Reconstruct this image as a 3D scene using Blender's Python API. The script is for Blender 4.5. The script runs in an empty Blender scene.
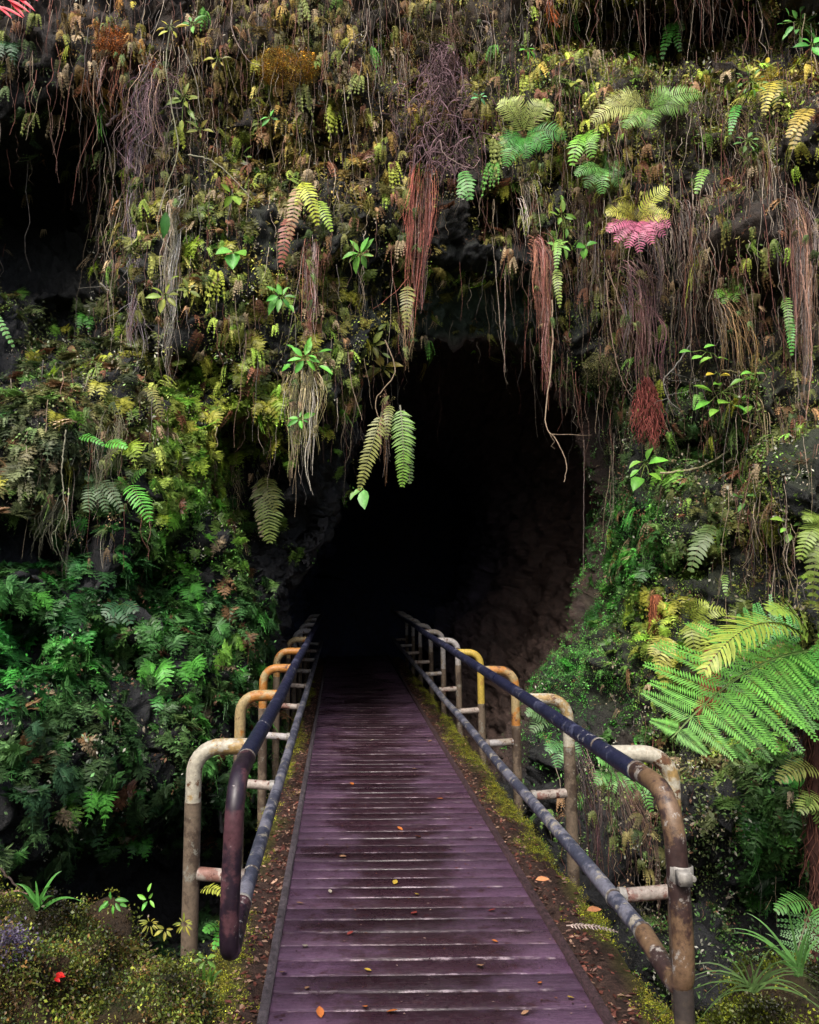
import bpy, math, random
import numpy as np
from mathutils import Vector, Matrix, noise
from mathutils.bvhtree import BVHTree

random.seed(7)
rng = np.random.default_rng(7)
scene = bpy.context.scene
COL = scene.collection

# ------------------------------------------------------------------ camera
F = 820.0
CAM = np.array([0.0, 0.0, 1.6])
PITCH = math.radians(6.0)
YAW = math.radians(-1.2)
SX, SY = -51.2, -20.2
cd = bpy.data.cameras.new("camera")
cam = bpy.data.objects.new("camera", cd)
COL.objects.link(cam)
cam.location = CAM
cam.rotation_euler = (math.pi / 2 + PITCH, 0, YAW)
cd.sensor_fit = 'VERTICAL'
cd.sensor_height = 24.0
cd.lens = 24.0 * F / 1024
cd.shift_x = -SX / 1024
cd.shift_y = SY / 1024
cd.clip_start = 0.05
cd.clip_end = 600
scene.camera = cam
MR = np.array((Matrix.Rotation(YAW, 3, 'Z') @ Matrix.Rotation(math.pi / 2 + PITCH, 3, 'X')))
VPX, VPY = 341.0, 578.0


def rays(px, py):
    """pixel -> world direction scaled so that its Y component is 1"""
    px = np.asarray(px, float); py = np.asarray(py, float)
    c = np.stack([(px - 409.5 - SX) / F, -(py - 512 - SY) / F, -np.ones_like(px)], -1)
    d = c @ MR.T
    return d / d[..., 1:2]


def at(px, py, Y):
    return CAM + rays(px, py) * Y


def project(P):
    c = (np.asarray(P) - CAM) @ MR
    w = -c[..., 2]
    return 409.5 + SX + F * c[..., 0] / w, 512 + SY - F * c[..., 1] / w, w


def lin(c):
    c = np.asarray(c, float) / 255.0
    return np.where(c <= 0.04045, c / 12.92, ((c + 0.055) / 1.055) ** 2.4)


def norm(v):
    v = np.asarray(v, float)
    return v / np.maximum(np.linalg.norm(v, axis=-1, keepdims=True), 1e-9)


# ------------------------------------------------------------------ materials
MATS = {}


def nodes_of(name):
    m = bpy.data.materials.new(name)
    m.use_nodes = True
    nt = m.node_tree
    nt.nodes.clear()
    out = nt.nodes.new('ShaderNodeOutputMaterial')
    b = nt.nodes.new('ShaderNodeBsdfPrincipled')
    nt.links.new(b.outputs[0], out.inputs[0])
    MATS[name] = m
    return m, nt, b, out


def N(nt, t, **kw):
    n = nt.nodes.new(t)
    for k, v in kw.items():
        if k in n.inputs:
            n.inputs[k].default_value = v
        else:
            setattr(n, k, v)
    return n


def tint_mat(name, rough=0.5, rough2=None, trans=0.0, nscale=30.0, nlo=0.6, nhi=1.35, bump=0.0, spec=0.5, bscale=60.0, coat=0.0):
    """base colour = the mesh's own colour attribute, broken up by fine noise"""
    m, nt, b, out = nodes_of(name)
    L = nt.links.new
    a = N(nt, 'ShaderNodeAttribute', attribute_name='tint')
    tc = N(nt, 'ShaderNodeTexCoord')
    nz = N(nt, 'ShaderNodeTexNoise', Scale=nscale, Detail=5.0, Roughness=0.65)
    L(tc.outputs['Object'], nz.inputs['Vector'])
    mr = N(nt, 'ShaderNodeMapRange')
    mr.inputs['From Min'].default_value = 0.3; mr.inputs['From Max'].default_value = 0.7
    mr.inputs['To Min'].default_value = nlo; mr.inputs['To Max'].default_value = nhi
    L(nz.outputs['Fac'], mr.inputs['Value'])
    vm = N(nt, 'ShaderNodeVectorMath', operation='SCALE')
    L(a.outputs['Color'], vm.inputs[0]); L(mr.outputs[0], vm.inputs['Scale'])
    L(vm.outputs[0], b.inputs['Base Color'])
    b.inputs['Specular IOR Level'].default_value = spec
    b.inputs['Coat Weight'].default_value = coat
    b.inputs['Coat Roughness'].default_value = 0.2
    if rough2 is None:
        b.inputs['Roughness'].default_value = rough
    else:
        r2 = N(nt, 'ShaderNodeMapRange')
        r2.inputs['From Min'].default_value = 0.35; r2.inputs['From Max'].default_value = 0.65
        r2.inputs['To Min'].default_value = rough; r2.inputs['To Max'].default_value = rough2
        L(nz.outputs['Fac'], r2.inputs['Value']); L(r2.outputs[0], b.inputs['Roughness'])
    if bump:
        nb = N(nt, 'ShaderNodeTexNoise', Scale=bscale, Detail=8.0, Roughness=0.7)
        L(tc.outputs['Object'], nb.inputs['Vector'])
        bp = N(nt, 'ShaderNodeBump', Strength=bump, Distance=0.05)
        L(nb.outputs['Fac'], bp.inputs['Height']); L(bp.outputs[0], b.inputs['Normal'])
    if trans:
        tr = N(nt, 'ShaderNodeBsdfTranslucent')
        L(vm.outputs[0], tr.inputs['Color'])
        mx = N(nt, 'ShaderNodeMixShader'); mx.inputs[0].default_value = trans
        L(b.outputs[0], mx.inputs[1]); L(tr.outputs[0], mx.inputs[2])
        L(mx.outputs[0], out.inputs[0])
    return m


tint_mat('leaf', rough=0.42, trans=0.28, nscale=25, nlo=0.75, nhi=1.25, spec=0.4)
tint_mat('matte_leaf', rough=0.6, trans=0.22, nscale=25, nlo=0.7, nhi=1.3, spec=0.3)
tint_mat('root', rough=0.7, nscale=40, nlo=0.55, nhi=1.4, spec=0.25)
tint_mat('rock', rough=0.45, rough2=0.9, nscale=9, nlo=0.45, nhi=1.5, bump=1.0, bscale=14, spec=0.4)
tint_mat('mossy_rock', rough=0.7, rough2=0.95, nscale=22, nlo=0.45, nhi=1.6, bump=1.0, bscale=45, spec=0.3)
tint_mat('soil', rough=0.55, rough2=0.95, nscale=30, nlo=0.4, nhi=1.7, bump=1.0, bscale=60)


def painted_pipe(name, c_paint, c_worn, c_rust, worn_lo, rust_lo, rough=0.35, streak=1.0):
    """painted steel with scuffed and rusted patches of their own shape"""
    m, nt, b, out = nodes_of(name)
    L = nt.links.new
    tc = N(nt, 'ShaderNodeTexCoord')
    oi = N(nt, 'ShaderNodeObjectInfo')
    ad = N(nt, 'ShaderNodeVectorMath', operation='ADD')
    L(tc.outputs['Object'], ad.inputs[0])
    sc = N(nt, 'ShaderNodeVectorMath', operation='SCALE')
    cx = N(nt, 'ShaderNodeCombineXYZ')
    L(oi.outputs['Random'], cx.inputs[0]); L(oi.outputs['Random'], cx.inputs[1])
    L(cx.outputs[0], sc.inputs[0]); sc.inputs['Scale'].default_value = 17.0
    L(sc.outputs[0], ad.inputs[1])
    n1 = N(nt, 'ShaderNodeTexNoise', Scale=5.0, Detail=8.0, Roughness=0.7)
    n2 = N(nt, 'ShaderNodeTexNoise', Scale=11.0 * streak, Detail=8.0, Roughness=0.75)
    n3 = N(nt, 'ShaderNodeTexNoise', Scale=70.0, Detail=4.0, Roughness=0.6)
    for n in (n1, n2, n3):
        L(ad.outputs[0], n.inputs['Vector'])

    def ramp(src, lo, hi):
        r = N(nt, 'ShaderNodeMapRange')
        r.inputs['From Min'].default_value = lo; r.inputs['From Max'].default_value = hi
        L(src, r.inputs['Value'])
        return r.outputs[0]
    m1 = N(nt, 'ShaderNodeMix', data_type='RGBA')
    L(ramp(n1.outputs['Fac'], worn_lo, worn_lo + 0.05), m1.inputs[0])
    m1.inputs[6].default_value = (*c_paint, 1); m1.inputs[7].default_value = (*c_worn, 1)
    m2 = N(nt, 'ShaderNodeMix', data_type='RGBA')
    L(ramp(n2.outputs['Fac'], rust_lo, rust_lo + 0.025), m2.inputs[0])
    L(m1.outputs[2], m2.inputs[6]); m2.inputs[7].default_value = (*c_rust, 1)
    m3 = N(nt, 'ShaderNodeVectorMath', operation='SCALE')
    r3 = N(nt, 'ShaderNodeMapRange')
    r3.inputs['From Min'].default_value = 0.3; r3.inputs['From Max'].default_value = 0.7
    r3.inputs['To Min'].default_value = 0.65; r3.inputs['To Max'].default_value = 1.25
    L(n3.outputs['Fac'], r3.inputs['Value'])
    L(m2.outputs[2], m3.inputs[0]); L(r3.outputs[0], m3.inputs['Scale'])
    L(m3.outputs[0], b.inputs['Base Color'])
    rr = N(nt, 'ShaderNodeMapRange')
    rr.inputs['From Min'].default_value = 0.35; rr.inputs['From Max'].default_value = 0.65
    rr.inputs['To Min'].default_value = rough; rr.inputs['To Max'].default_value = rough + 0.35
    L(n2.outputs['Fac'], rr.inputs['Value']); L(rr.outputs[0], b.inputs['Roughness'])
    bp = N(nt, 'ShaderNodeBump', Strength=0.5, Distance=0.004)
    L(n2.outputs['Fac'], bp.inputs['Height']); L(bp.outputs[0], b.inputs['Normal'])
    return m


painted_pipe('dark_rail_paint', (0.016, 0.018, 0.045), (0.07, 0.075, 0.13), (0.26, 0.25, 0.26), 0.55, 0.62, 0.24)
painted_pipe('scuffed_rail_paint', (0.05, 0.055, 0.085), (0.16, 0.16, 0.20), (0.30, 0.27, 0.22), 0.5, 0.57, 0.35)
painted_pipe('worn_end_paint', (0.040, 0.022, 0.020), (0.150, 0.092, 0.052), (0.28, 0.25, 0.22), 0.49, 0.585, 0.28)
painted_pipe('dark_end_paint', (0.018, 0.010, 0.018), (0.075, 0.032, 0.040), (0.30, 0.27, 0.26), 0.52, 0.60, 0.22)
painted_pipe('cream_paint', (0.40, 0.37, 0.29), (0.30, 0.20, 0.075), (0.12, 0.055, 0.025), 0.52, 0.56, 0.4)
painted_pipe('ochre_paint', (0.33, 0.25, 0.12), (0.36, 0.15, 0.03), (0.11, 0.045, 0.025), 0.50, 0.56, 0.4)
painted_pipe('yellow_paint', (0.42, 0.30, 0.05), (0.34, 0.2, 0.04), (0.2, 0.1, 0.03), 0.55, 0.62, 0.4)
painted_pipe('grey_paint', (0.34, 0.32, 0.31), (0.26, 0.22, 0.17), (0.11, 0.06, 0.035), 0.53, 0.58, 0.45)
painted_pipe('rusty_post', (0.135, 0.100, 0.068), (0.06, 0.040, 0.026), (0.20, 0.19, 0.155), 0.50, 0.58, 0.55)
painted_pipe('dark_post', (0.035, 0.026, 0.022), (0.06, 0.045, 0.03), (0.12, 0.11, 0.09), 0.5, 0.6, 0.6)
painted_pipe('pinkish_brace', (0.33, 0.28, 0.24), (0.22, 0.11, 0.085), (0.10, 0.04, 0.03), 0.52, 0.56, 0.5, 1.6)
painted_pipe('bright_steel', (0.26, 0.245, 0.22), (0.15, 0.12, 0.10), (0.07, 0.05, 0.04), 0.48, 0.55, 0.35)


def deck_material():
    m, nt, b, out = nodes_of('wet_painted_planks')
    L = nt.links.new
    tc = N(nt, 'ShaderNodeTexCoord')
    sep = N(nt, 'ShaderNodeSeparateXYZ')
    L(tc.outputs['Object'], sep.inputs[0])
    # random tone per plank
    a = N(nt, 'ShaderNodeAttribute', attribute_name='tint')

    def math_(op, *ins):
        n = N(nt, 'ShaderNodeMath', operation=op)
        for i, v in enumerate(ins):
            if isinstance(v, (int, float)):
                n.inputs[i].default_value = v
            else:
                L(v, n.inputs[i])
        return n.outputs[0]

    def rmp(src, lo, hi, a0=0.0, a1=1.0):
        r = N(nt, 'ShaderNodeMapRange')
        r.interpolation_type = 'SMOOTHSTEP'
        r.inputs['From Min'].default_value = lo; r.inputs['From Max'].default_value = hi
        r.inputs['To Min'].default_value = a0; r.inputs['To Max'].default_value = a1
        L(src, r.inputs['Value'])
        return r.outputs[0]
    mp = N(nt, 'ShaderNodeMapping'); mp.inputs['Scale'].default_value = (1.6, 2.4, 1)
    L(tc.outputs['Object'], mp.inputs[0])
    n1 = N(nt, 'ShaderNodeTexNoise', Scale=1.3, Detail=7.0, Roughness=0.62)
    L(mp.outputs[0], n1.inputs['Vector'])
    mp2 = N(nt, 'ShaderNodeMapping'); mp2.inputs['Scale'].default_value = (4, 60, 10)
    L(tc.outputs['Object'], mp2.inputs[0])
    grain = N(nt, 'ShaderNodeTexNoise', Scale=1.6, Detail=6.0, Roughness=0.7)
    L(mp2.outputs[0], grain.inputs['Vector'])
    n3 = N(nt, 'ShaderNodeTexNoise', Scale=16.0, Detail=6.0, Roughness=0.7)
    L(tc.outputs['Object'], n3.inputs['Vector'])
    n5 = N(nt, 'ShaderNodeTexNoise', Scale=38.0, Detail=5.0, Roughness=0.75)
    L(tc.outputs['Object'], n5.inputs['Vector'])
    # trodden middle: paint worn to dark wood
    off = math_('ABSOLUTE', math_('SUBTRACT', sep.outputs[0], 0.33))
    mid = math_('ADD', math_('MULTIPLY', off, -0.95), math_('MULTIPLY', n1.outputs['Fac'], 1.55))
    mid = math_('ADD', mid, math_('MULTIPLY', math_('SUBTRACT', n3.outputs['Fac'], 0.5), 0.25))
    mid = math_('ADD', mid, math_('MULTIPLY', math_('SUBTRACT', n5.outputs['Fac'], 0.5), 0.55))
    mid = math_('ADD', mid, math_('MULTIPLY', math_('SUBTRACT', grain.outputs['Fac'], 0.5), 0.35))
    worn = rmp(mid, 0.20, 0.62)
    c1 = N(nt, 'ShaderNodeMix', data_type='RGBA')
    c1.inputs[6].default_value = (0.086, 0.047, 0.082, 1)
    c1.inputs[7].default_value = (0.028, 0.0125, 0.019, 1)
    L(worn, c1.inputs[0])
    # blotches
    c2 = N(nt, 'ShaderNodeMix', data_type='RGBA')
    L(c1.outputs[2], c2.inputs[6]); c2.inputs[7].default_value = (0.035, 0.012, 0.016, 1)
    L(math_('MAXIMUM', rmp(n3.outputs['Fac'], 0.56, 0.66, 0, 0.85), rmp(n5.outputs['Fac'], 0.60, 0.68, 0, 0.8)), c2.inputs[0])
    # pale scuffed arris along each plank's edge (pitch 0.135)
    fr = math_('FRACT', math_('DIVIDE', math_('ADD', sep.outputs[1], 0.135 * 40), 0.135))
    edge = math_('SUBTRACT', 1.0, rmp(fr, 0.03, 0.10))
    ll = math_('MULTIPLY', edge, rmp(grain.outputs['Fac'], 0.45, 0.62))
    ll = math_('MULTIPLY', ll, rmp(mid, 0.12, 0.42, 0.2, 1.0))
    ll = math_('MULTIPLY', ll, rmp(n3.outputs['Fac'], 0.38, 0.56, 0.1, 1.0))
    ll = math_('MULTIPLY', ll, rmp(n5.outputs['Fac'], 0.38, 0.52, 0.2, 1.0))
    c3 = N(nt, 'ShaderNodeMix', data_type='RGBA')
    L(c2.outputs[2], c3.inputs[6]); c3.inputs[7].default_value = (0.30, 0.24, 0.27, 1)
    L(ll, c3.inputs[0])
    g = N(nt, 'ShaderNodeVectorMath', operation='MULTIPLY')
    L(c3.outputs[2], g.inputs[0]); L(a.outputs['Color'], g.inputs[1])
    g2 = N(nt, 'ShaderNodeVectorMath', operation='SCALE')
    L(g.outputs[0], g2.inputs[0]); L(rmp(grain.outputs['Fac'], 0.3, 0.7, 0.7, 1.25), g2.inputs['Scale'])
    L(g2.outputs[0], b.inputs['Base Color'])
    L(math_('ADD', rmp(n1.outputs['Fac'], 0.35, 0.65, 0.50, 0.22), rmp(n5.outputs['Fac'], 0.4, 0.65, -.05, 0.25)), b.inputs['Roughness'])
    bp = N(nt, 'ShaderNodeBump', Strength=0.6, Distance=0.006)
    L(grain.outputs['Fac'], bp.inputs['Height']); L(bp.outputs[0], b.inputs['Normal'])
    return m


deck_material()


# ------------------------------------------------------------------ mesh helpers
class MB:
    """collects vertices, quads / tris and per-vertex colours; build() links ONE mesh object"""

    def __init__(s):
        s.V, s.F, s.C, s.n = [], [], [], 0

    def add(s, V, Fc, C=(1, 1, 1)):
        V = np.asarray(V, float).reshape(-1, 3)
        C = np.asarray(C, float)
        if C.ndim == 1:
            C = np.tile(C, (len(V), 1))
        s.V.append(V); s.C.append(C)
        s.F.append(np.asarray(Fc, np.int64) + s.n)
        s.n += len(V)

    def arrays(s):
        return np.concatenate(s.V), s.F, np.concatenate(s.C)

    def build(s, name, mat, parent=None, origin=None, smooth=False):
        V, FL, C = s.arrays()
        if origin is not None:
            V = V - np.asarray(origin)
        me = bpy.data.meshes.new(name)
        me.vertices.add(len(V))
        me.vertices.foreach_set('co', V.astype(np.float32).ravel())
        idx, tot = [], []
        for f in FL:
            idx.append(f.ravel()); tot.append(np.full(len(f), f.shape[1]))
        idx = np.concatenate(idx); tot = np.concatenate(tot)
        st = np.concatenate([[0], np.cumsum(tot)[:-1]])
        me.loops.add(len(idx)); me.loops.foreach_set('vertex_index', idx.astype(np.int32))
        me.polygons.add(len(tot))
        me.polygons.foreach_set('loop_start', st.astype(np.int32))
        me.polygons.foreach_set('loop_total', tot.astype(np.int32))
        if smooth:
            me.polygons.foreach_set('use_smooth', np.ones(len(tot), bool))
        me.update(calc_edges=True)
        ca = me.color_attributes.new('tint', 'FLOAT_COLOR', 'POINT')
        ca.data.foreach_set('color', np.concatenate([C, np.ones((len(C), 1))], 1).astype(np.float32).ravel())
        me.materials.append(MATS[mat])
        o = bpy.data.objects.new(name, me)
        COL.objects.link(o)
        if parent is not None:
            o.parent = parent
        elif origin is not None:
            o.location = origin
        return o


def tag(o, label=None, cat=None, group=None, kind=None):
    if label: o['label'] = label
    if cat: o['category'] = cat
    if group: o['group'] = group
    if kind: o['kind'] = kind
    return o


def empty(name, loc, label, cat, group=None):
    o = bpy.data.objects.new(name, None)
    o.empty_display_size = 0.1
    COL.objects.link(o)
    o.location = loc
    return tag(o, label, cat, group)


def copy_tree(o, parent=None):
    c = o.copy(); COL.objects.link(c)
    if parent is not None: c.parent = parent
    for ch in list(o.children):
        copy_tree(ch, c)
    return c


def tube(mb, pts, r, seg=10, C=(1, 1, 1), cap=True):
    pts = np.asarray(pts, float)
    n = len(pts)
    r = np.broadcast_to(np.asarray(r, float), (n,))
    T = np.gradient(pts, axis=0); T = norm(T)
    ref = np.array([0, 0, 1.0]) if abs(T[0][2]) < 0.9 else np.array([0, 1.0, 0])
    u = norm(np.cross(T[0], ref)); U = [u]
    for i in range(1, n):
        u = u - T[i] * np.dot(u, T[i]); u = norm(u); U.append(u)
    U = np.array(U); W = np.cross(T, U)
    a = np.linspace(0, 2 * math.pi, seg, endpoint=False)
    ring = (U[:, None, :] * np.cos(a)[None, :, None] + W[:, None, :] * np.sin(a)[None, :, None]) * r[:, None, None]
    V = (pts[:, None, :] + ring).reshape(-1, 3)
    i = np.arange(n - 1)[:, None] * seg; j = np.arange(seg)[None, :]; j2 = (j + 1) % seg
    Q = np.stack([i + j, i + j2, i + seg + j2, i + seg + j], -1).reshape(-1, 4)
    C = np.asarray(C, float)
    if C.ndim == 2 and len(C) == n: C = np.repeat(C, seg, 0)
    base = mb.n
    mb.add(V, Q, C)
    if cap:
        for k, e in ((0, 0), (n - 1, 1)):
            c = pts[k] + T[k] * (r[k] * 0.35) * (1 if e else -1)
            ring_i = np.arange(seg) + k * seg
            tri = np.stack([ring_i, np.roll(ring_i, -1), np.full(seg, 10 ** 6)], -1)
            V2 = np.concatenate([V[ring_i], [c]])
            t = np.stack([np.arange(seg), (np.arange(seg) + 1) % seg, np.full(seg, seg)], -1)
            mb.add(V2, t if e else t[:, ::-1], C if C.ndim == 1 else C[0])


def fillet(pts, rad, k=7):
    """round the inner corners of a polyline"""
    pts = [np.asarray(p, float) for p in pts]
    out = [pts[0]]
    for i in range(1, len(pts) - 1):
        a, b, c = pts[i - 1], pts[i], pts[i + 1]
        u, v = norm(a - b), norm(c - b)
        rd = min(rad, np.linalg.norm(a - b) * .49, np.linalg.norm(c - b) * .49)
        p0, p2 = b + u * rd, b + v * rd
        for t in np.linspace(0, 1, k):
            # circular-ish quadratic
            w = 0.78
            out.append(((1 - t) ** 2 * p0 + 2 * w * t * (1 - t) * b + t * t * p2) / ((1 - t) ** 2 + 2 * w * t * (1 - t) + t * t))
    out.append(pts[-1])
    return np.array(out)


def resample(pts, step):
    pts = np.asarray(pts); seg = np.linalg.norm(np.diff(pts, axis=0), axis=1)
    s = np.concatenate([[0], np.cumsum(seg)]); n = max(2, int(s[-1] / step) + 1)
    t = np.linspace(0, s[-1], n)
    return np.stack([np.interp(t, s, pts[:, k]) for k in range(3)], -1)


def smooth_path(ctrl, n=24):
    """Catmull-Rom through control points"""
    P = [np.asarray(c, float) for c in ctrl]
    P = [2 * P[0] - P[1]] + P + [2 * P[-1] - P[-2]]
    out = []
    for i in range(1, len(P) - 2):
        for t in np.linspace(0, 1, max(2, n // (len(P) - 3)), endpoint=False):
            p0, p1, p2, p3 = P[i - 1:i + 3]
            out.append(0.5 * ((2 * p1) + (-p0 + p2) * t + (2 * p0 - 5 * p1 + 4 * p2 - p3) * t * t + (-p0 + 3 * p1 - 3 * p2 + p3) * t ** 3))
    out.append(P[-2])
    return np.array(out)


def box(mb, lo, hi, C=(1, 1, 1), bevel=0.0):
    lo = np.asarray(lo, float); hi = np.asarray(hi, float)
    b = bevel
    if not b:
        V = np.array([[x, y, z] for z in (lo[2], hi[2]) for y in (lo[1], hi[1]) for x in (lo[0], hi[0])])
        Fq = [[0, 2, 3, 1], [4, 5, 7, 6], [0, 1, 5, 4], [2, 6, 7, 3], [0, 4, 6, 2], [1, 3, 7, 5]]
        mb.add(V, Fq, C); return
    # top-bevelled box: bottom ring, upper ring, inset top ring
    rings = []
    for z, i in ((lo[2], 0), (hi[2] - b, 0), (hi[2], b)):
        rings += [[lo[0] + i, lo[1] + i, z], [hi[0] - i, lo[1] + i, z], [hi[0] - i, hi[1] - i, z], [lo[0] + i, hi[1] - i, z]]
    Fq = [[3, 2, 1, 0], [8, 9, 10, 11]]
    for k in (0, 4):
        for j in range(4):
            Fq.append([k + j, k + (j + 1) % 4, k + 4 + (j + 1) % 4, k + 4 + j])
    mb.add(rings, Fq, C)


# ------------------------------------------------------------------ leaf / frond generators
def bez(P0, P1, P2, s):
    s = s[:, None]
    return (1 - s) ** 2 * P0 + 2 * s * (1 - s) * P1 + s * s * P2, norm(2 * (1 - s) * (P1 - P0) + 2 * s * (P2 - P1))


def frond(mb, P0, P1, P2, Nn, W, n=16, kind='simple', col=(.05, .2, .03), col2=None, m=6, shape='sword',
          ang=0.45, droop=0.15, jit=0.15, rach=None, rr=None, fat=0.44):
    """a fern frond: rachis on a quadratic curve, pinnae (or pinnae of pinnules) either side in real geometry"""
    rg = rr or rng
    P0, P1, P2, Nn = (np.asarray(a, float) for a in (P0, P1, P2, Nn))
    col = np.asarray(col, float); col2 = col if col2 is None else np.asarray(col2, float)
    L = np.linalg.norm(P1 - P0) * .5 + np.linalg.norm(P2 - P1) * .5 + 1e-6
    L = (L + np.linalg.norm(P2 - P0)) / 1.0 * .5 + 1e-6
    s0 = 0.06 if shape != 'tri' else 0.15
    s = s0 + (1 - s0) * (np.arange(n) + 0.5) / n
    C, T = bez(P0, P1, P2, s)
    if shape == 'sword':
        env = np.clip(s / 0.18, .3, 1) ** .6 * np.clip((1 - s), 0, 1) ** .42
    elif shape == 'tri':
        env = np.clip((s - s0 + .12) / .2, .5, 1) * (1 - s) ** .85 + .03
    else:  # broad
        env = np.sin(np.pi * np.clip(s * .86 + .1, 0, 1)) ** .75
    S = norm(np.cross(T, Nn)); Nf = norm(np.cross(S, T))
    sp = L * (1 - s0) / n
    for sd in (-1, 1):
        ln = W * .5 * env * (1 + rg.uniform(-jit, jit, n))
        a = ang + rg.uniform(-.12, .12, n)
        d = norm(S * sd * np.cos(a)[:, None] + T * np.sin(a)[:, None] + Nf * rg.uniform(-.12, .12, n)[:, None])
        dr = -Nf * droop
        k = rg.uniform(.75, 1.2, n)[:, None]
        cc = (col * (1 - s[:, None]) + col2 * s[:, None]) * k
        if kind == 'simple':
            h = sp * fat
            q = norm(np.cross(d, Nf)) * h
            b0 = C - q * .7; b1 = C + q * .7
            M = C + d * ln[:, None] * .5 + dr * ln[:, None] * .2
            m0 = M - q; m1 = M + q
            E = C + d * ln[:, None] * .82 + dr * ln[:, None] * .6 + T * (ln * .08)[:, None]
            e0 = E - q * .55; e1 = E + q * .55
            tip = C + d * ln[:, None] + dr * ln[:, None] * .95 + T * (ln * .14)[:, None]
            V = np.stack([b0, b1, m0, m1, e0, e1, tip], 1).reshape(-1, 3)
            i = np.arange(n)[:, None] * 7
            Q = np.concatenate([i + [0, 2, 3, 1], i + [2, 4, 5, 3]])
            Cc = np.repeat(cc, 7, 0); Cc[6::7] *= 1.15
            mb.add(V, Q, Cc)
            mb.add(V, np.concatenate([i + [4, 6, 5]]), Cc)
        else:
            u = (np.arange(m) + .6) / m
            base = C[:, None] + d[:, None] * (ln[:, None] * u)[..., None] + dr[:, None] * (ln[:, None] * u * u)[..., None] * .8
            perp = norm(np.cross(d, Nf))
            hw = ln / m * fat
            for s2 in (-1, 1):
                # pinnule length is limited by the neighbour pinna
                pl = np.minimum(sp * .98, ln * .42)[:, None] * (1 - u[None] * .72) * (1 + rg.uniform(-jit, jit, (n, m)))
                e = norm(perp * s2 * .9 + d * .42)
                tipp = base + e[:, None] * pl[..., None] + dr[:, None] * pl[..., None] * .35
                a1 = base + e[:, None] * pl[..., None] * .5 + d[:, None] * hw[:, None, None]
                a2 = base + e[:, None] * pl[..., None] * .4 - d[:, None] * hw[:, None, None]
                V = np.stack([base - d[:, None] * hw[:, None, None] * .4, a2, tipp, a1], 2).reshape(-1, 3)
                Q = np.arange(n * m)[:, None] * 4 + np.array([0, 1, 2, 3])
                Cc = np.repeat(np.repeat(cc, m, 0) * rg.uniform(.85, 1.15, (n * m, 1)), 4, 0)
                mb.add(V, Q, Cc)
            # midrib + tip of pinna
            w = hw[:, None] * .35
            V = np.stack([C - perp * w, C + perp * w, C + d * ln[:, None] * 1.05 + dr * ln[:, None] * .85], 1).reshape(-1, 3)
            mb.add(V, np.arange(n)[:, None] * 3 + np.array([0, 1, 2]), np.repeat(cc * .9, 3, 0))
    # rachis ribbon (two crossed strips)
    ss = np.linspace(0, 1, 9); Cr, Tr = bez(P0, P1, P2, ss)
    Sr = norm(np.cross(Tr, Nn)); Nr = norm(np.cross(Sr, Tr))
    w = (L * .008 * (1.2 - ss))[:, None] + .0012
    rc = np.asarray(rach, float) if rach is not None else col * .9
    for A in (Sr, Nr):
        V = np.stack([Cr - A * w, Cr + A * w], 1).reshape(-1, 3)
        i = np.arange(8)[:, None] * 2
        mb.add(V, i + [0, 1, 3, 2], rc)


def leaf_blade(mb, P, d, Nn, L, W, col, fold=.15, curl=.25):
    """an oval leaf with folded midrib, 4 segments long, P = base"""
    P = np.asarray(P, float); d = norm(d); S = norm(np.cross(d, Nn)); Nf = norm(np.cross(S, d))
    t = np.array([0, .22, .5, .78, 1.0]); w = np.array([.08, .75, 1, .66, 0.02]) * W * .5
    c = P + d * (t * L)[:, None] - Nf * (curl * L * t * t)[:, None]
    l = c - S * w[:, None] + Nf * (w * fold * 2)[:, None]; r = c + S * w[:, None] + Nf * (w * fold * 2)[:, None]
    V = np.stack([l, c, r], 1).reshape(-1, 3)
    i = np.arange(4)[:, None] * 3
    Q = np.concatenate([i + [0, 1, 4, 3], i + [1, 2, 5, 4]])
    col = np.asarray(col, float)
    C = np.tile(col, (15, 1)); C[1::3] *= 1.25
    mb.add(V, Q, C)


def strand(mb, p0, length, r=.004, drift=.12, wig=.03, col=(.08, .05, .04), dirv=(0, 0, -1), n=12, seg=3, rg=None, fork=0):
    rg = rg or rng
    dirv = norm(np.asarray(dirv, float))
    t = np.linspace(0, 1, n)
    ax = norm(rg.normal(size=3)); ax[2] *= .2
    ph = rg.uniform(0, 6.28, 4); fq = rg.uniform(.8, 2.4, 4)
    off = np.stack([np.sin(t * 6.28 * fq[0] + ph[0]) - math.sin(ph[0]), np.sin(t * 6.28 * fq[1] + ph[1]) - math.sin(ph[1]), 0 * t], -1) * wig * t[:, None] ** .7
    off += rg.normal(size=(n, 3)) * np.array([.25, .25, .05]) * wig * .6 * (t[:, None] > 0)
    pts = np.asarray(p0) + dirv * (t * length)[:, None] + ax * (drift * length * t ** 1.5)[:, None] + off
    tube(mb, pts, r * (1.15 - .85 * t), seg, np.asarray(col) * rg.uniform(.7, 1.3), cap=False)
    if fork:
        k = int(n * .6)
        strand(mb, pts[k], length * .3, r * .6, .5, wig * .6, col, rg.normal(size=3) * [.5, .5, 0] + [0, 0, -1], max(4, n // 2), seg, rg)
    return pts


class Template:
    def __init__(s, mb):
        s.V, FL, s.C = mb.arrays()
        s.Q = [f for f in FL if f.shape[1] == 4]; s.T = [f for f in FL if f.shape[1] == 3]
        s.Q = np.concatenate(s.Q) if s.Q else np.zeros((0, 4), int)
        s.T = np.concatenate(s.T) if s.T else np.zeros((0, 3), int)


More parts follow.
